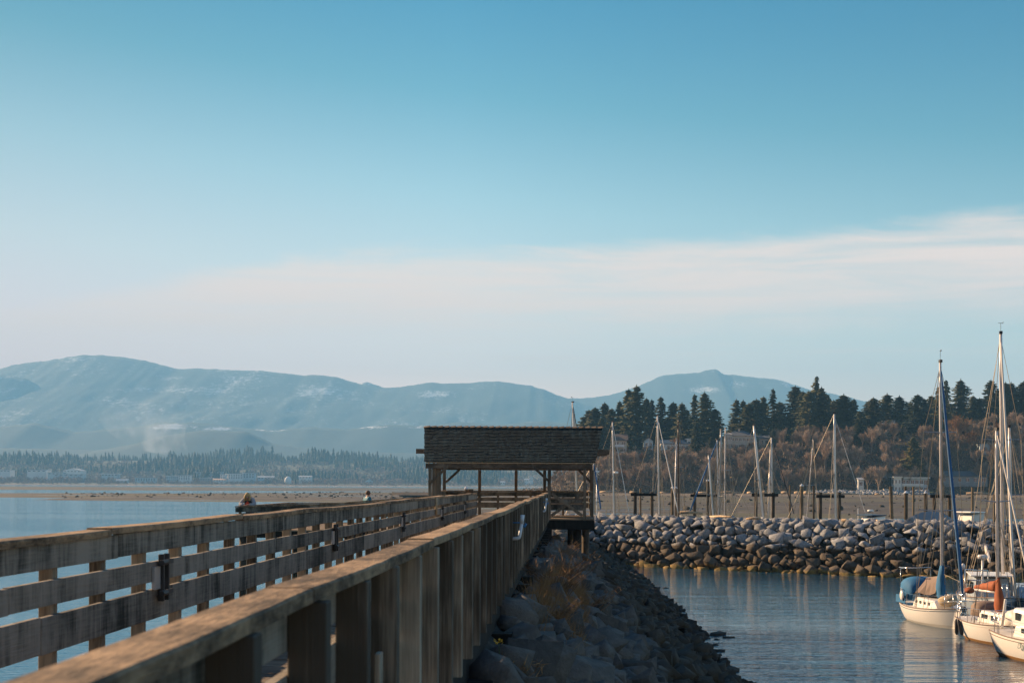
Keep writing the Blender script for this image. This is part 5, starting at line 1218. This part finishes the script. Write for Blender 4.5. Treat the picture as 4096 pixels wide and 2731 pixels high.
# ---------------------------------------------------------------- houses
M['wallcream'] = plain('cream_house_wall', (0.50, 0.43, 0.35), 0.8, var=0.08, scale=0.5)
M['wallwhite'] = plain('white_house_wall', (0.70, 0.68, 0.65), 0.8, var=0.06, scale=0.5)
M['wallblue'] = plain('pale_blue_house_wall', (0.42, 0.50, 0.54), 0.8, var=0.08, scale=0.5)
M['wallgrey'] = plain('grey_house_wall', (0.26, 0.27, 0.28), 0.85, var=0.1, scale=0.5)
M['wallpeach'] = plain('peach_house_wall', (0.62, 0.42, 0.28), 0.8, var=0.08, scale=0.5)
M['roofbrown'] = plain('brown_shingle_roof', (0.15, 0.10, 0.075), 0.9, var=0.3, scale=1.5)
M['roofgrey'] = plain('grey_shingle_roof', (0.10, 0.11, 0.12), 0.9, var=0.3, scale=1.5)
M['roofblue'] = plain('blue_metal_roof', (0.05, 0.085, 0.12), 0.6, var=0.2, scale=1.5)
M['roofpale'] = plain('pale_flat_roof', (0.40, 0.43, 0.45), 0.8, var=0.1, scale=0.2)
def building(label, x4a, x4b, ytop, Y, depth, wallm, roof, rows=1, cols=3, zb=None, cat='house', group='houses on the bluff', ground=None, winw=0.5, winh=0.5, side=True, chimney=False, balcony=False, name='house', doors=0):
    a, b = P(x4a, ytop, Y), P(x4b, ytop, Y); zt = a.z; x0, x1 = a.x, b.x
    if zb is None: zb = min(ground(x0, Y), ground(x1, Y), ground(x0, Y + depth)) - 0.5
    t = empty(name, ((x0 + x1) / 2, Y + depth / 2, zb), 0, label, cat, group)
    w_ = MB(); w_.span(x0, x1, Y, Y + depth, zb, zt)
    kind, rh, rm, ov = roof; xm = (x0 + x1) / 2; ym = Y + depth / 2
    if kind == 'gable_front': w_.add([(x0, Y, zt), (x1, Y, zt), (xm, Y, zt + rh), (x0, Y + depth, zt), (x1, Y + depth, zt), (xm, Y + depth, zt + rh)], [(0, 1, 2), (5, 4, 3)])
    if kind == 'gable_side': w_.add([(x0, Y, zt), (x0, Y + depth, zt), (x0, ym, zt + rh), (x1, Y, zt), (x1, Y + depth, zt), (x1, ym, zt + rh)], [(0, 1, 2), (5, 4, 3)])
    wo_ = under(w_.build('wall', wallm), t)
    r = MB(); th = 0.18
    if kind == 'flat':
        r.span(x0 - ov, x1 + ov, Y - ov, Y + depth + ov, zt, zt + rh)
    elif kind == 'gable_front':
        for s in (-1, 1):
            e = x0 - ov if s < 0 else x1 + ov; ze = zt - rh * ov / ((x1 - x0) / 2)
            r.add([(e, Y - ov, ze), (xm, Y - ov, zt + rh), (xm, Y + depth + ov, zt + rh), (e, Y + depth + ov, ze)] + [(e, Y - ov, ze + th), (xm, Y - ov, zt + rh + th), (xm, Y + depth + ov, zt + rh + th), (e, Y + depth + ov, ze + th)], [(0, 1, 2, 3), (7, 6, 5, 4), (0, 4, 5, 1), (3, 2, 6, 7), (0, 3, 7, 4)])
    elif kind == 'gable_side':
        for s in (-1, 1):
            e = Y - ov if s < 0 else Y + depth + ov; ze = zt - rh * ov / (depth / 2)
            r.add([(x0 - ov, e, ze), (x0 - ov, ym, zt + rh), (x1 + ov, ym, zt + rh), (x1 + ov, e, ze)] + [(x0 - ov, e, ze + th), (x0 - ov, ym, zt + rh + th), (x1 + ov, ym, zt + rh + th), (x1 + ov, e, ze + th)], [(0, 1, 2, 3), (7, 6, 5, 4), (0, 4, 5, 1), (3, 2, 6, 7), (0, 3, 7, 4)])
    elif kind == 'hip':
        k = min(depth / 2, (x1 - x0) * 0.3)
        r.add([(x0 - ov, Y - ov, zt), (x1 + ov, Y - ov, zt), (x1 + ov, Y + depth + ov, zt), (x0 - ov, Y + depth + ov, zt), (x0 + k, ym, zt + rh), (x1 - k, ym, zt + rh)], [(0, 1, 5, 4), (1, 2, 5), (2, 3, 4, 5), (3, 0, 4), (3, 2, 1, 0)])
    ro = under(r.build('roof', rm), t)
    if chimney:
        c = MB(); c.span(xm - 0.4, xm + 0.4, ym - 0.4, ym + 0.4, zt + rh * 0.5, zt + rh + 1.0); ob = c.build('chimney', M['wallpeach']); ob.parent = ro
    H = min(zt - zb, rows * 2.9); fl = H / rows
    for i in range(rows):
        zc = zt - fl * (i + 0.55)
        for k in range(cols):
            xc = x0 + (x1 - x0) * (k + 0.5) / cols; ww = (x1 - x0) / cols * winw; wh = fl * winh
            g = MB(); g.box((xc, Y - 0.03, zc), (ww, 0.10, wh)); go = under(g.build('window', M['glass']), t)
            if Y < 1000:
                f = MB(); f.box((xc, Y - 0.09, zc), (0.09, 0.04, wh)); f.box((xc, Y - 0.09, zc + wh / 2), (ww + 0.2, 0.06, 0.12)); f.box((xc, Y - 0.09, zc - wh / 2), (ww + 0.2, 0.06, 0.12)); fo = f.build('frame', M['wallwhite']); fo.parent = go; fo.matrix_parent_inverse = go.matrix_parent_inverse.copy().inverted() if False else Matrix.Identity(4)
        if side and Y < 1000:
            g = MB(); g.box((x0 - 0.03, ym, zc), (0.10, depth * 0.35, fl * winh)); under(g.build('window', M['glass']), t)
        if balcony and i < rows:
            g = MB(); g.span(x0, x1 - (x1 - x0) * 0.2, Y - 1.4, Y, zc - fl * 0.5 - 0.12, zc - fl * 0.5); g.span(x0, x1 - (x1 - x0) * 0.2, Y - 1.4, Y - 1.34, zc - fl * 0.5, zc - fl * 0.5 + 0.9); under(g.build('balcony', M['wallwhite']), t)
    return t
hb_ = dict(ground=hill_z)
building('cream gabled house with a brown roof and balconies, just right of the shelter', 2455, 2507, 1758, 607, 9, M['wallcream'], ('gable_side', 2.4, M['roofbrown'], 0.7), 2, 2, balcony=True, **hb_)
building('small pale blue house with a white gable on the bluff edge', 2577, 2612, 1763, 609, 8, M['wallblue'], ('gable_front', 1.4, M['roofgrey'], 0.5), 2, 2, **hb_)
building('long low house with a dark blue roof on the bluff edge', 2645, 2760, 1773, 611, 8, M['wallwhite'], ('gable_side', 1.5, M['roofblue'], 0.5), 1, 6, **hb_)
building('white cottage end at the right of the blue-roofed house', 2748, 2764, 1757, 612, 6, M['wallwhite'], ('flat', 0.4, M['wallwhite'], 0.5), 1, 1, **hb_)
building('house with a broad dark roof half hidden behind the conifers', 2798, 2862, 1742, 640, 9, M['wallgrey'], ('gable_side', 3.0, M['roofgrey'], 0.8), 1, 3, **hb_)
building('large two-storey cream house with many windows and a grey hipped roof', 2907, 3016, 1742, 609, 10, M['wallcream'], ('hip', 2.2, M['roofgrey'], 0.5), 2, 7, chimney=True, winw=0.55, **hb_)
building('bay tower on the sunny corner of the large cream house', 2905, 2929, 1738, 606.5, 4, M['wallcream'], ('hip', 0.8, M['wallcream'], 0.3), 2, 3, winw=0.6, **hb_)
building('small cream house with a shallow grey gable beside the large cream house', 3036, 3078, 1752, 612, 9, M['wallcream'], ('gable_side', 1.3, M['roofgrey'], 0.6), 1, 2, **hb_)
building('plain white block house half hidden behind dark conifers', 3528, 3580, 1682, 640, 10, M['wallwhite'], ('flat', 0.3, M['roofpale'], 0.2), 2, 1, zb=24, winw=0.2, winh=0.2, side=False)
building('long pale house with dormers behind the brown trees', 3628, 3705, 1692, 650, 9, M['wallgrey'], ('hip', 1.6, M['roofpale'], 0.5), 1, 4, zb=26)
building('peach square tower house with a row of tall windows', 3923, 3962, 1668, 636, 7, M['wallpeach'], ('flat', 0.4, M['wallpeach'], 0.3), 1, 4, zb=27, winh=0.4)
building('long flat-roofed peach and grey house in two storeys at the right', 3890, 4100, 1712, 630, 9, M['wallgrey'], ('flat', 1.2, M['wallpeach'], 0.9), 1, 9, zb=27)
building('peach flat-roofed upper house at the right frame edge', 4066, 4110, 1642, 645, 8, M['wallpeach'], ('flat', 0.5, M['wallpeach'], 0.4), 1, 2, zb=28)
building('small pale blue shed on the terrace lawn', 3920, 3961, 1779, 589, 5, M['wallblue'], ('flat', 0.4, M['roofpale'], 0.2), 1, 1, winw=0.3, **hb_)
building('small gabled garden house among masts at the right edge', 4048, 4070, 1790, 592, 5, M['wallwhite'], ('gable_front', 1.2, M['roofbrown'], 0.4), 1, 1, **hb_)
building('waterside house with a long glazed front and white trim above the lawn', 3606, 3712, 1912, 566, 9, M['wallblue'], ('flat', 0.45, M['wallwhite'], 0.7), 2, 6, zb=2.4, winw=0.7, winh=0.62, balcony=True)
building('white corner tower of the waterside house', 3577, 3606, 1909, 564, 5, M['wallwhite'], ('flat', 0.4, M['wallwhite'], 0.4), 2, 2, zb=2.4, winw=0.35)
building('low dark-roofed house right of the waterside house', 3760, 3950, 1902, 572, 9, M['wallgrey'], ('gable_side', 1.8, M['roofgrey'], 0.6), 1, 6, zb=2.6, winw=0.4)
building('tiny white cabin among the trees left of the lawn', 3433, 3455, 1918, 565, 4, M['wallwhite'], ('gable_side', 0.7, M['roofpale'], 0.3), 1, 1, zb=2.4)
building('brown gabled house hidden by bare trees left of the waterside house', 3490, 3570, 1898, 577, 8, M['wallgrey'], ('gable_front', 3.2, M['roofbrown'], 0.6), 1, 3, zb=2.8)
hg = MB(); hg.span(P(3534, 1950, 556).x, P(3555, 1950, 556).x, 556, 557, 3.0, 4.6); tag(hg.build('garden_wall', M['wallcream'], bevel=0.1), 'pale garden wall at the edge of the lawn', 'wall')

fb = dict(ground=far_z, group='buildings on the far shore', side=False, cat='building', name='building')
for (l, xa, xb, yt, Y, d, wm, rf, rows, cols) in (
        ('long pale shed with a flat roof at the left end of the far shore', 0, 40, 1880, 2860, 25, 'wallwhite', ('flat', 1.5, 'roofpale', 1), 1, 3), ('long white warehouse left of the arched hall on the far shore', 108, 184, 1880, 2850, 30, 'wallwhite', ('flat', 1.2, 'roofpale', 1), 1, 4),
        ('low blue-grey hall right beside the warehouse on the far shore', 191, 252, 1890, 2830, 24, 'wallblue', ('flat', 1.0, 'roofpale', 1), 1, 4), ('big pale hall with a broad low gable, tallest roof of the far shore town', 253, 322, 1881, 2845, 34, 'wallwhite', ('gable_front', 4.5, 'roofpale', 1), 1, 5),
        ('low grey wing between the gabled hall and the trees', 215, 333, 1897, 2800, 18, 'wallblue', ('flat', 1.0, 'roofpale', 1), 1, 6), ('pale flat roof showing between tall far conifers', 405, 470, 1896, 2790, 18, 'wallblue', ('flat', 1.4, 'wallwhite', 2), 1, 5),
        ('small white-roofed house by the far water', 465, 510, 1921, 2690, 10, 'wallblue', ('gable_side', 3, 'roofpale', 1), 1, 3), ('long blue-grey block of flats near the far water', 540, 622, 1911, 2700, 14, 'wallblue', ('flat', 1.0, 'roofpale', 0.5), 2, 8),
        ('blue flats with balconies beside the lone far conifer', 665, 712, 1903, 2705, 16, 'wallblue', ('flat', 1.0, 'wallwhite', 1), 3, 6), ('paler block of flats with white frames on the far shore', 713, 760, 1901, 2700, 16, 'wallwhite', ('flat', 1.0, 'roofpale', 1), 3, 5),
        ('wide pale roof behind the flats on the far shore', 775, 885, 1889, 2830, 30, 'wallblue', ('flat', 1.5, 'roofpale', 1), 1, 8), ('low grey house between flats and terraced white building', 800, 850, 1912, 2700, 12, 'wallgrey', ('flat', 1, 'roofpale', 1), 2, 5),
        ('bright sunlit terraced white building by the far water, lowest tier', 852, 905, 1918, 2680, 14, 'wallwhite', ('gable_side', 2, 'wallpeach', 1), 1, 5), ('white stair-tower of the terraced building on the far shore', 880, 902, 1897, 2690, 12, 'wallwhite', ('flat', 0.6, 'wallwhite', 0.4), 3, 2),
        ('white four-storey building right of the stair-tower on the far shore', 903, 970, 1896, 2705, 16, 'wallwhite', ('flat', 1.0, 'wallwhite', 1), 3, 7), ('pale blue end block of the white far shore buildings', 971, 1018, 1892, 2715, 16, 'wallblue', ('flat', 1.0, 'roofpale', 1), 3, 4),
        ('low pale house right of the white buildings on the far shore', 1030, 1095, 1908, 2730, 12, 'wallblue', ('gable_side', 2.5, 'roofpale', 1), 1, 5), ('small rust-coloured hut at the far water', 1038, 1053, 1926, 2660, 6, 'wallpeach', ('gable_front', 2, 'roofbrown', 0.5), 1, 1),
        ('pale roofs among bare trees in the middle of the far shore', 1195, 1245, 1906, 2740, 12, 'wallwhite', ('gable_side', 2.0, 'roofpale', 1), 1, 4), ('pale blue gabled house by the two parked-up far conifers', 1462, 1488, 1924, 2670, 8, 'wallblue', ('gable_front', 4, 'roofpale', 0.8), 1, 2),
        ('white gabled house seen through the shelter on the far shore', 1884, 1899, 1922, 2670, 9, 'wallwhite', ('gable_front', 4.5, 'wallwhite', 0.8), 2, 1), ('white tower-like house seen through the shelter on the far shore', 2116, 2132, 1904, 2690, 9, 'wallwhite', ('flat', 0.8, 'wallpeach', 0.5), 3, 2),
        ('low white house left of the tower-like one through the shelter', 2098, 2115, 1918, 2680, 9, 'wallwhite', ('gable_side', 2, 'roofpale', 0.8), 1, 2), ('small pale house at the middle opening of the shelter on the far shore', 2002, 2020, 1928, 2660, 8, 'wallwhite', ('gable_side', 2, 'roofpale', 0.6), 1, 2)):
    building(l, xa, xb, yt, Y, d, M[wm], (rf[0], rf[1], M[rf[2]], rf[3]), rows, cols, **fb)
q = P(1152, 1930, 2660); sl = MB(); rings = [[(q.x + 6.5 * math.cos(2 * math.pi * k / 16) * rr_, 2660 + 6.5 * math.sin(2 * math.pi * k / 16) * rr_, far_z(q.x, 2660) - 0.5 + z) for k in range(16)] for rr_, z in ((1, 0), (1, 8), (0.85, 11.5), (0.5, 14), (0.05, 15))]
sl.loft(rings); tag(sl.build('domed_tank', M['wallwhite'], smooth=True), 'pale domed tank on the far shore', 'tank')

# ---------------------------------------------------------------- people on the lower platform
M['skin'] = plain('skin', (0.50, 0.28, 0.19), 0.6); M['blond'] = plain('blond_hair', (0.48, 0.30, 0.12), 0.7, var=0.3, scale=60); M['brownhair'] = plain('brown_hair', (0.12, 0.06, 0.03), 0.7, var=0.3, scale=60)
M['vest'] = plain('black_vest', (0.015, 0.015, 0.018), 0.8); M['greysleeve'] = plain('grey_knit', (0.30, 0.31, 0.34), 0.9); M['red'] = plain('red_cloth', (0.50, 0.05, 0.02), 0.8); M['jeans'] = plain('blue_denim', (0.04, 0.06, 0.10), 0.9); M['teal'] = plain('teal_jacket', (0.01, 0.16, 0.24), 0.75); M['shoe'] = plain('dark_shoe', (0.02, 0.02, 0.02), 0.6)
def skinned(name, pts, edges, m, parent=None, root=0, sub=2):
    me = bpy.data.meshes.new(name); me.from_pydata([p[:3] for p in pts], edges, []); me.materials.append(m)
    o = link_mesh(name, me, parent); o.modifiers.new('skin', 'SKIN')
    for i, p in enumerate(pts):
        sv = me.skin_vertices[0].data[i]; r = p[3]; sv.radius = r if isinstance(r, tuple) else (r, r); sv.use_root = (i == root)
    s = o.modifiers.new('smooth', 'SUBSURF'); s.levels = s.render_levels = sub
    dg = bpy.context.evaluated_depsgraph_get(); me2 = bpy.data.meshes.new_from_object(o.evaluated_get(dg)); o.modifiers.clear(); o.data = me2
    me2.polygons.foreach_set('use_smooth', [True] * len(me2.polygons)); return o
def person(label, loc, rz, J, hairm, upper, lower, sleeves, longhair, vest=None):
    """J: joint positions in the person's own frame, facing -y"""
    pts, ed = [], []
    def v(p, r): pts.append((*p, r)); return len(pts) - 1
    def chain(a, *prs):
        for p, r in prs: i = v(p, r); ed.append((a, i)); a = i
        return a
    pel = v(J['pelvis'], 0.13); sp = chain(pel, (J['waist'], 0.125), (J['chest'], (0.15, 0.13))); nk = chain(sp, (J['neck'], 0.058)); h0 = chain(nk, (J['chin'], 0.075), (J['head'], 0.098), (J['crown'], 0.075))
    hd = Vector(J['head']); fw = Vector(J['face']); chain(h0 - 1, (tuple(hd + fw * 0.105 + Vector((0, 0, -0.01))), 0.018))
    for s in ('l', 'r'):
        sg = -1 if s == 'l' else 1
        e = chain(sp, (J['sh' + s], 0.062), (J['el' + s], 0.044), (J['wr' + s], 0.030)); wr = Vector(J['wr' + s]); hv = (Vector(J['ha' + s]) - wr).normalized(); side = hv.cross(Vector((0, 0, 1))).normalized()
        pm = chain(e, (tuple(wr + hv * 0.05), (0.038, 0.02)))
        for k, (off, ln) in enumerate(((-0.03, 0.075), (-0.01, 0.085), (0.01, 0.08), (0.03, 0.062))):
            b0 = wr + hv * 0.085 + side * off; chain(pm, (tuple(b0), 0.010), (tuple(b0 + hv * ln * 0.5 + Vector((0, 0, -0.008))), 0.009), (tuple(b0 + hv * ln * 0.85 + Vector((0, 0, -0.03))), 0.008))
        chain(pm, (tuple(wr + hv * 0.04 - side * sg * 0.045), 0.011), (tuple(wr + hv * 0.08 - side * sg * 0.06), 0.009))
        chain(pel, (J['hip' + s], 0.095), (J['kn' + s], 0.062), (J['an' + s], 0.042), (J['to' + s], 0.035))
    b = skinned('person', pts, ed, M['skin'], None, pel); b.location = loc; b.rotation_euler = (0, 0, rz); tag(b, label, 'person')
    def cloth(name, names, m, grow, links):
        rad = {'pelvis': 0.13, 'waist': 0.125, 'chest': (0.15, 0.13), 'neck': 0.06, 'shl': 0.066, 'shr': 0.066, 'ell': 0.048, 'elr': 0.048, 'wrl': 0.036, 'wrr': 0.036, 'hipl': 0.098, 'hipr': 0.098, 'knl': 0.066, 'knr': 0.066, 'anl': 0.052, 'anr': 0.052, 'tol': 0.04, 'tor': 0.04}
        P_ = [(*J[n], tuple(x + grow for x in rad[n]) if isinstance(rad[n], tuple) else rad[n] + grow) for n in names]; idx = {n: i for i, n in enumerate(names)}
        skinned(name, P_, [(idx[a], idx[c]) for a, c in links], m, b)
    J['collar'] = J['neck']
    up = ['chest', 'waist', 'pelvis', 'shl', 'ell', 'wrl', 'shr', 'elr', 'wrr']
    cloth('sleeved_top', up, sleeves, 0.04, [('chest', 'waist'), ('waist', 'pelvis'), ('chest', 'shl'), ('shl', 'ell'), ('ell', 'wrl'), ('chest', 'shr'), ('shr', 'elr'), ('elr', 'wrr')])
    if vest: cloth('vest', ['chest', 'waist', 'pelvis', 'shl', 'shr'], vest, 0.065, [('chest', 'waist'), ('waist', 'pelvis'), ('chest', 'shl'), ('chest', 'shr')])
    cloth('trousers', ['pelvis', 'hipl', 'knl', 'anl', 'hipr', 'knr', 'anr'], lower, 0.014, [('pelvis', 'hipl'), ('hipl', 'knl'), ('knl', 'anl'), ('pelvis', 'hipr'), ('hipr', 'knr'), ('knr', 'anr')])
    for s in 'lr': cloth('shoe', ['an' + s, 'to' + s], M['shoe'], 0.012, [('an' + s, 'to' + s)])
    hr = MB(); c = hd - fw * 0.018 + Vector((0, 0, 0.03)); hr.ball(c, (0.108, 0.115, 0.115), 14, 10)
    if longhair:
        for k in range(9): a_ = -1.9 + 3.8 * k / 8; d = Vector((math.sin(a_), math.cos(a_), 0)); hr.tube([c + d * 0.09, c + d * 0.12 + Vector((0, 0, -0.12)), c + d * 0.12 + Vector((0, -0.05, -0.26))], [0.04, 0.045, 0.02], 6)
    ho = hr.build('hair', hairm, b, smooth=True)
    ey = MB()
    for s in (-1, 1): q = hd + fw * 0.088 + fw.cross(Vector((0, 0, 1))).normalized() * 0.035 * s + Vector((0, 0, 0.015)); ey.ball(q, 0.013, 8, 6)
    ey.build('eyes', M['black'], b)
    mo = MB(); mo.ball(hd + fw * 0.085 + Vector((0, 0, -0.055)), (0.026, 0.012, 0.008), 8, 6); mo.build('mouth', M['red'], b)
    return b
# leaning on the rail, head bowed, facing the viewer
J1 = dict(pelvis=(0, 0.30, 0.92), waist=(0, 0.20, 1.08), chest=(0, 0.02, 1.30), neck=(0, -0.10, 1.44), chin=(0, -0.20, 1.46), head=(0, -0.21, 1.53), crown=(0, -0.18, 1.60), face=Vector((0, -0.8, -0.6)).normalized(),
          shl=(-0.20, -0.02, 1.36), ell=(-0.34, -0.20, 1.13), wrl=(-0.12, -0.38, 1.12), hal=(0.0, -0.44, 1.11), shr=(0.20, -0.02, 1.36), elr=(0.34, -0.20, 1.13), wrr=(0.12, -0.38, 1.13), har=(0.0, -0.42, 1.13),
          hipl=(-0.10, 0.31, 0.88), knl=(-0.11, 0.24, 0.48), anl=(-0.11, 0.32, 0.09), tol=(-0.12, 0.16, 0.04), hipr=(0.10, 0.31, 0.88), knr=(0.12, 0.20, 0.48), anr=(0.11, 0.26, 0.09), tor=(0.12, 0.10, 0.04))
q = P(992, 2020, 64.25)
p1 = person('blond person in a dark vest and grey sleeves leaning on the platform rail, head bowed', (q.x, 64.33, 3.865), 0.0, J1, M['blond'], None, M['jeans'], M['greysleeve'], True, M['vest'])
rs = MB(); rs.add([(-0.16, -0.30, 1.10), (0.16, -0.30, 1.10), (0.0, -0.20, 1.30), (-0.16, -0.20, 1.10), (0.16, -0.20, 1.10), (0.0, -0.13, 1.30)], [(0, 1, 2), (3, 5, 4), (0, 3, 4, 1), (1, 4, 5, 2), (2, 5, 3, 0)]); rs.build('scarf', M['red'], p1, bevel=0.01)
J2 = dict(pelvis=(0, 0.02, 0.93), waist=(0, 0.01, 1.10), chest=(0, 0.02, 1.34), neck=(0, 0.01, 1.50), chin=(0, -0.04, 1.56), head=(0, -0.03, 1.64), crown=(0, -0.01, 1.70), face=Vector((0, -1, -0.1)).normalized(),
          shl=(-0.21, 0.02, 1.42), ell=(-0.27, 0.05, 1.15), wrl=(-0.24, -0.10, 0.92), hal=(-0.23, -0.16, 0.84), shr=(0.21, 0.02, 1.42), elr=(0.27, 0.05, 1.15), wrr=(0.24, -0.10, 0.92), har=(0.23, -0.16, 0.84),
          hipl=(-0.10, 0.02, 0.89), knl=(-0.11, -0.01, 0.50), anl=(-0.11, 0.05, 0.09), tol=(-0.13, -0.10, 0.04), hipr=(0.10, 0.02, 0.89), knr=(0.11, -0.02, 0.50), anr=(0.11, 0.04, 0.09), tor=(0.13, -0.11, 0.04))
q = P(1471, 1990, 66.0)
person('brown-haired person in a teal jacket seen from behind the platform rail, looking right', (q.x, 66.0, 3.865), R(125), J2, M['brownhair'], None, M['jeans'], M['teal'], False)

# ---------------------------------------------------------------- plants on the embankment
pr_ = random.Random(31)
M['drygrass'] = leafmat('dry_grass', (0.22, 0.13, 0.06), (0.42, 0.27, 0.13)); M['twigdark'] = leafmat('dark_dry_stems', (0.10, 0.065, 0.04), (0.28, 0.17, 0.09)); M['yellow'] = plain('yellow_petal', (0.75, 0.42, 0.01), 0.6); M['stem'] = plain('green_stem', (0.05, 0.09, 0.02), 0.7)
def shrub(label, x, y, h, spread, n, m):
    z = bank_h(x, y); t = empty('dry_shrub', (x, y, z), 0, label, 'shrub', 'dry shrubs on the embankment'); s = MB(); V, T = [], []
    for _ in range(n):
        a = pr_.uniform(0, 6.28); ln = h * pr_.uniform(0.5, 1.1); o = Vector((pr_.gauss(0, 0.10), pr_.gauss(0, 0.25), -0.1)); d = Vector((math.cos(a) * spread, math.sin(a) * spread, 1)).normalized()
        m1 = o + d * ln * 0.5 + Vector((pr_.gauss(0, 0.05), pr_.gauss(0, 0.05), 0)); e = o + d * ln + Vector((math.cos(a), math.sin(a), -0.35)) * 0.22 * ln
        s.tube([o, m1, e], [0.006, 0.004, 0.002], 4, caps=False)
        for _ in range(14):
            q_ = m1.lerp(e, pr_.random()) if pr_.random() < 0.7 else o.lerp(m1, pr_.uniform(0.4, 1)); u = Vector((pr_.gauss(0, 1), pr_.gauss(0, 1), pr_.gauss(0.4, 0.8))).normalized(); L_ = pr_.uniform(0.05, 0.16); w_ = u.cross(Vector((pr_.random(), pr_.random(), pr_.random()))).normalized() * pr_.uniform(0.002, 0.007); b = len(V)
            V += [tuple(q_ - w_), tuple(q_ + w_), tuple(q_ + u * L_)]; T.append((b, b + 1, b + 2))
    s.build('stems', M['twigdark'], t); arrays('twigs', V, T, m, t); return t
for l, x, y, h, sp, n, mm in (('tall tangle of dry brown shrub against the railing, the largest', -0.30, 27.5, 1.25, 0.55, 90, 'twigdark'), ('second dry shrub growing beyond the tall tangle', -0.15, 33, 1.1, 0.5, 70, 'twigdark'), ('thin dry shrub reaching over the pale boulders', 0.35, 30, 0.8, 0.7, 60, 'twigdark'), ('low golden tuft of dry stems in front of the tall tangle', -0.32, 22.0, 0.7, 0.5, 80, 'drygrass'), ('dry shrub near the shelter piles', -0.3, 42, 1.0, 0.5, 60, 'twigdark'), ('little dry shrub at the bottom edge beside the dark pier beams', -0.66, 14.6, 0.35, 0.6, 50, 'drygrass')):
    shrub(l, x, y, h, sp, n, M[mm])
V, T = [], []
for _ in range(16000):
    y = pr_.choice((22.5, 26, 28.5, 31, 36)) + pr_.gauss(0, 1.3); x = pr_.uniform(-0.68, 0.15) + (0.15 if y > 26 else 0); 
    if fbm(x * 2, y, 0.9, 2) < -0.05: continue
    z = bank_h(x, y); L_ = pr_.uniform(0.15, 0.55); u = Vector((pr_.gauss(0.1, 0.35), pr_.gauss(0, 0.35), 1)).normalized() * L_; w_ = Vector((pr_.gauss(0, 1), pr_.gauss(0, 1), 0)).normalized() * 0.006; b = len(V); o = Vector((x, y, z))
    V += [tuple(o - w_), tuple(o + w_), tuple(o + u)]; T.append((b, b + 1, b + 2))
tag(arrays('dry_grass', V, T, M['drygrass']), 'dry golden grass along the foot of the railing', 'grass', None, 'stuff')
for l, px, py, Y in (('small yellow flower by the dark pier beams, the upper one', 1994, 2570, 14.6), ('yellow flower cluster above the big boulder', 2052, 2598, 15.6)):
    q = P(px, py, Y); t = empty('yellow_flower', (q.x, Y, q.z - 0.18), 0, l, 'flower', 'yellow flowers at the pier foot'); s = MB(); s.tube([(0, 0, -0.15), (0.01, 0, 0.1), (0, 0, 0.18)], 0.004, 5); s.build('stem', M['stem'], t)
    s = MB()
    for k in range(9):
        a = k * 0.7; c = Vector((math.cos(a) * 0.022, math.sin(a) * 0.02, 0.165 + 0.018 * (k % 3))); d = Vector((math.cos(a), math.sin(a), 0.7)) * 0.03; w_ = Vector((-math.sin(a), math.cos(a), 0)) * 0.014; s.add([c, c + d * 0.6 + w_, c + d * 1.2, c + d * 0.6 - w_, c + d * 0.6 + Vector((0, 0, 0.006))], [(0, 1, 4), (1, 2, 4), (2, 3, 4), (3, 0, 4)])
    s.build('blossom', M['yellow'], t)

# ---------------------------------------------------------------- smoke over the far shore, and the hazy air
sm = MB(); rings = []
for px, py, wd in ((735, 1835, 14), (700, 1806, 34), (650, 1780, 60), (615, 1740, 85), (590, 1690, 105), (575, 1640, 120), (590, 1585, 110), (600, 1540, 80), (600, 1510, 30)):
    q = P(px, py, 4150); w_ = wd * 1.5 * 4150 / F; rings.append([(q.x + w_ * math.cos(2 * math.pi * k / 16), 4150 + w_ * 0.8 * math.sin(2 * math.pi * k / 16), q.z + 0.25 * w_ * math.cos(2 * math.pi * k / 16)) for k in range(16)])
sm.loft(rings); so = sm.build('smoke_plume', None or M['white'], smooth=True); so.data.materials.clear()
m = bpy.data.materials.new('wood_smoke'); m.use_nodes = True; nt = NT(m.node_tree); m.node_tree.nodes.clear(); out = nt.new('ShaderNodeOutputMaterial'); pv = nt.new('ShaderNodeVolumePrincipled'); nt.link(pv.outputs[0], out.inputs['Volume'])
p = posn(nt); sp = nt.new('ShaderNodeSeparateXYZ'); nt.link(p, sp.inputs[0])
dn = nt.step(nt.noise(nt.mapping(p, (0.016, 0.016, 0.012)), 1.0, 4, 0.6), 0.42, 0.75)
pv.inputs['Color'].default_value = (0.80, 0.90, 1.0, 1); fade = nt.m('SUBTRACT', 1.0, nt.step(sp.outputs['Z'], P(0, 1800, 4150).z, P(0, 1560, 4150).z))
nt.link(nt.m('MULTIPLY', dn, nt.m('ADD', 0.0008, nt.m('MULTIPLY', nt.m('POWER', fade, 2.5), 0.020))), pv.inputs['Density'])
so.data.materials.append(m); tag(so, 'pale plume of smoke drifting left above the far forest', 'smoke', None, 'stuff')

hz = MB(); hz.span(-8500, 8500, -600, 10900, -2.6, HAZE_TOP); ho = hz.build('haze', M['white']); ho.data.materials.clear()
m = bpy.data.materials.new('hazy_air'); m.use_nodes = True; nt = NT(m.node_tree); m.node_tree.nodes.clear(); out = nt.new('ShaderNodeOutputMaterial'); pv = nt.new('ShaderNodeVolumePrincipled'); nt.link(pv.outputs[0], out.inputs['Volume'])
pv.inputs['Density'].default_value = HAZE_DENSITY; pv.inputs['Color'].default_value = (*HAZE_COLOR, 1); pv.inputs['Anisotropy'].default_value = 0.0
ho.data.materials.append(m); tag(ho, 'pale blue haze filling the air over the bay', 'haze', None, 'stuff')
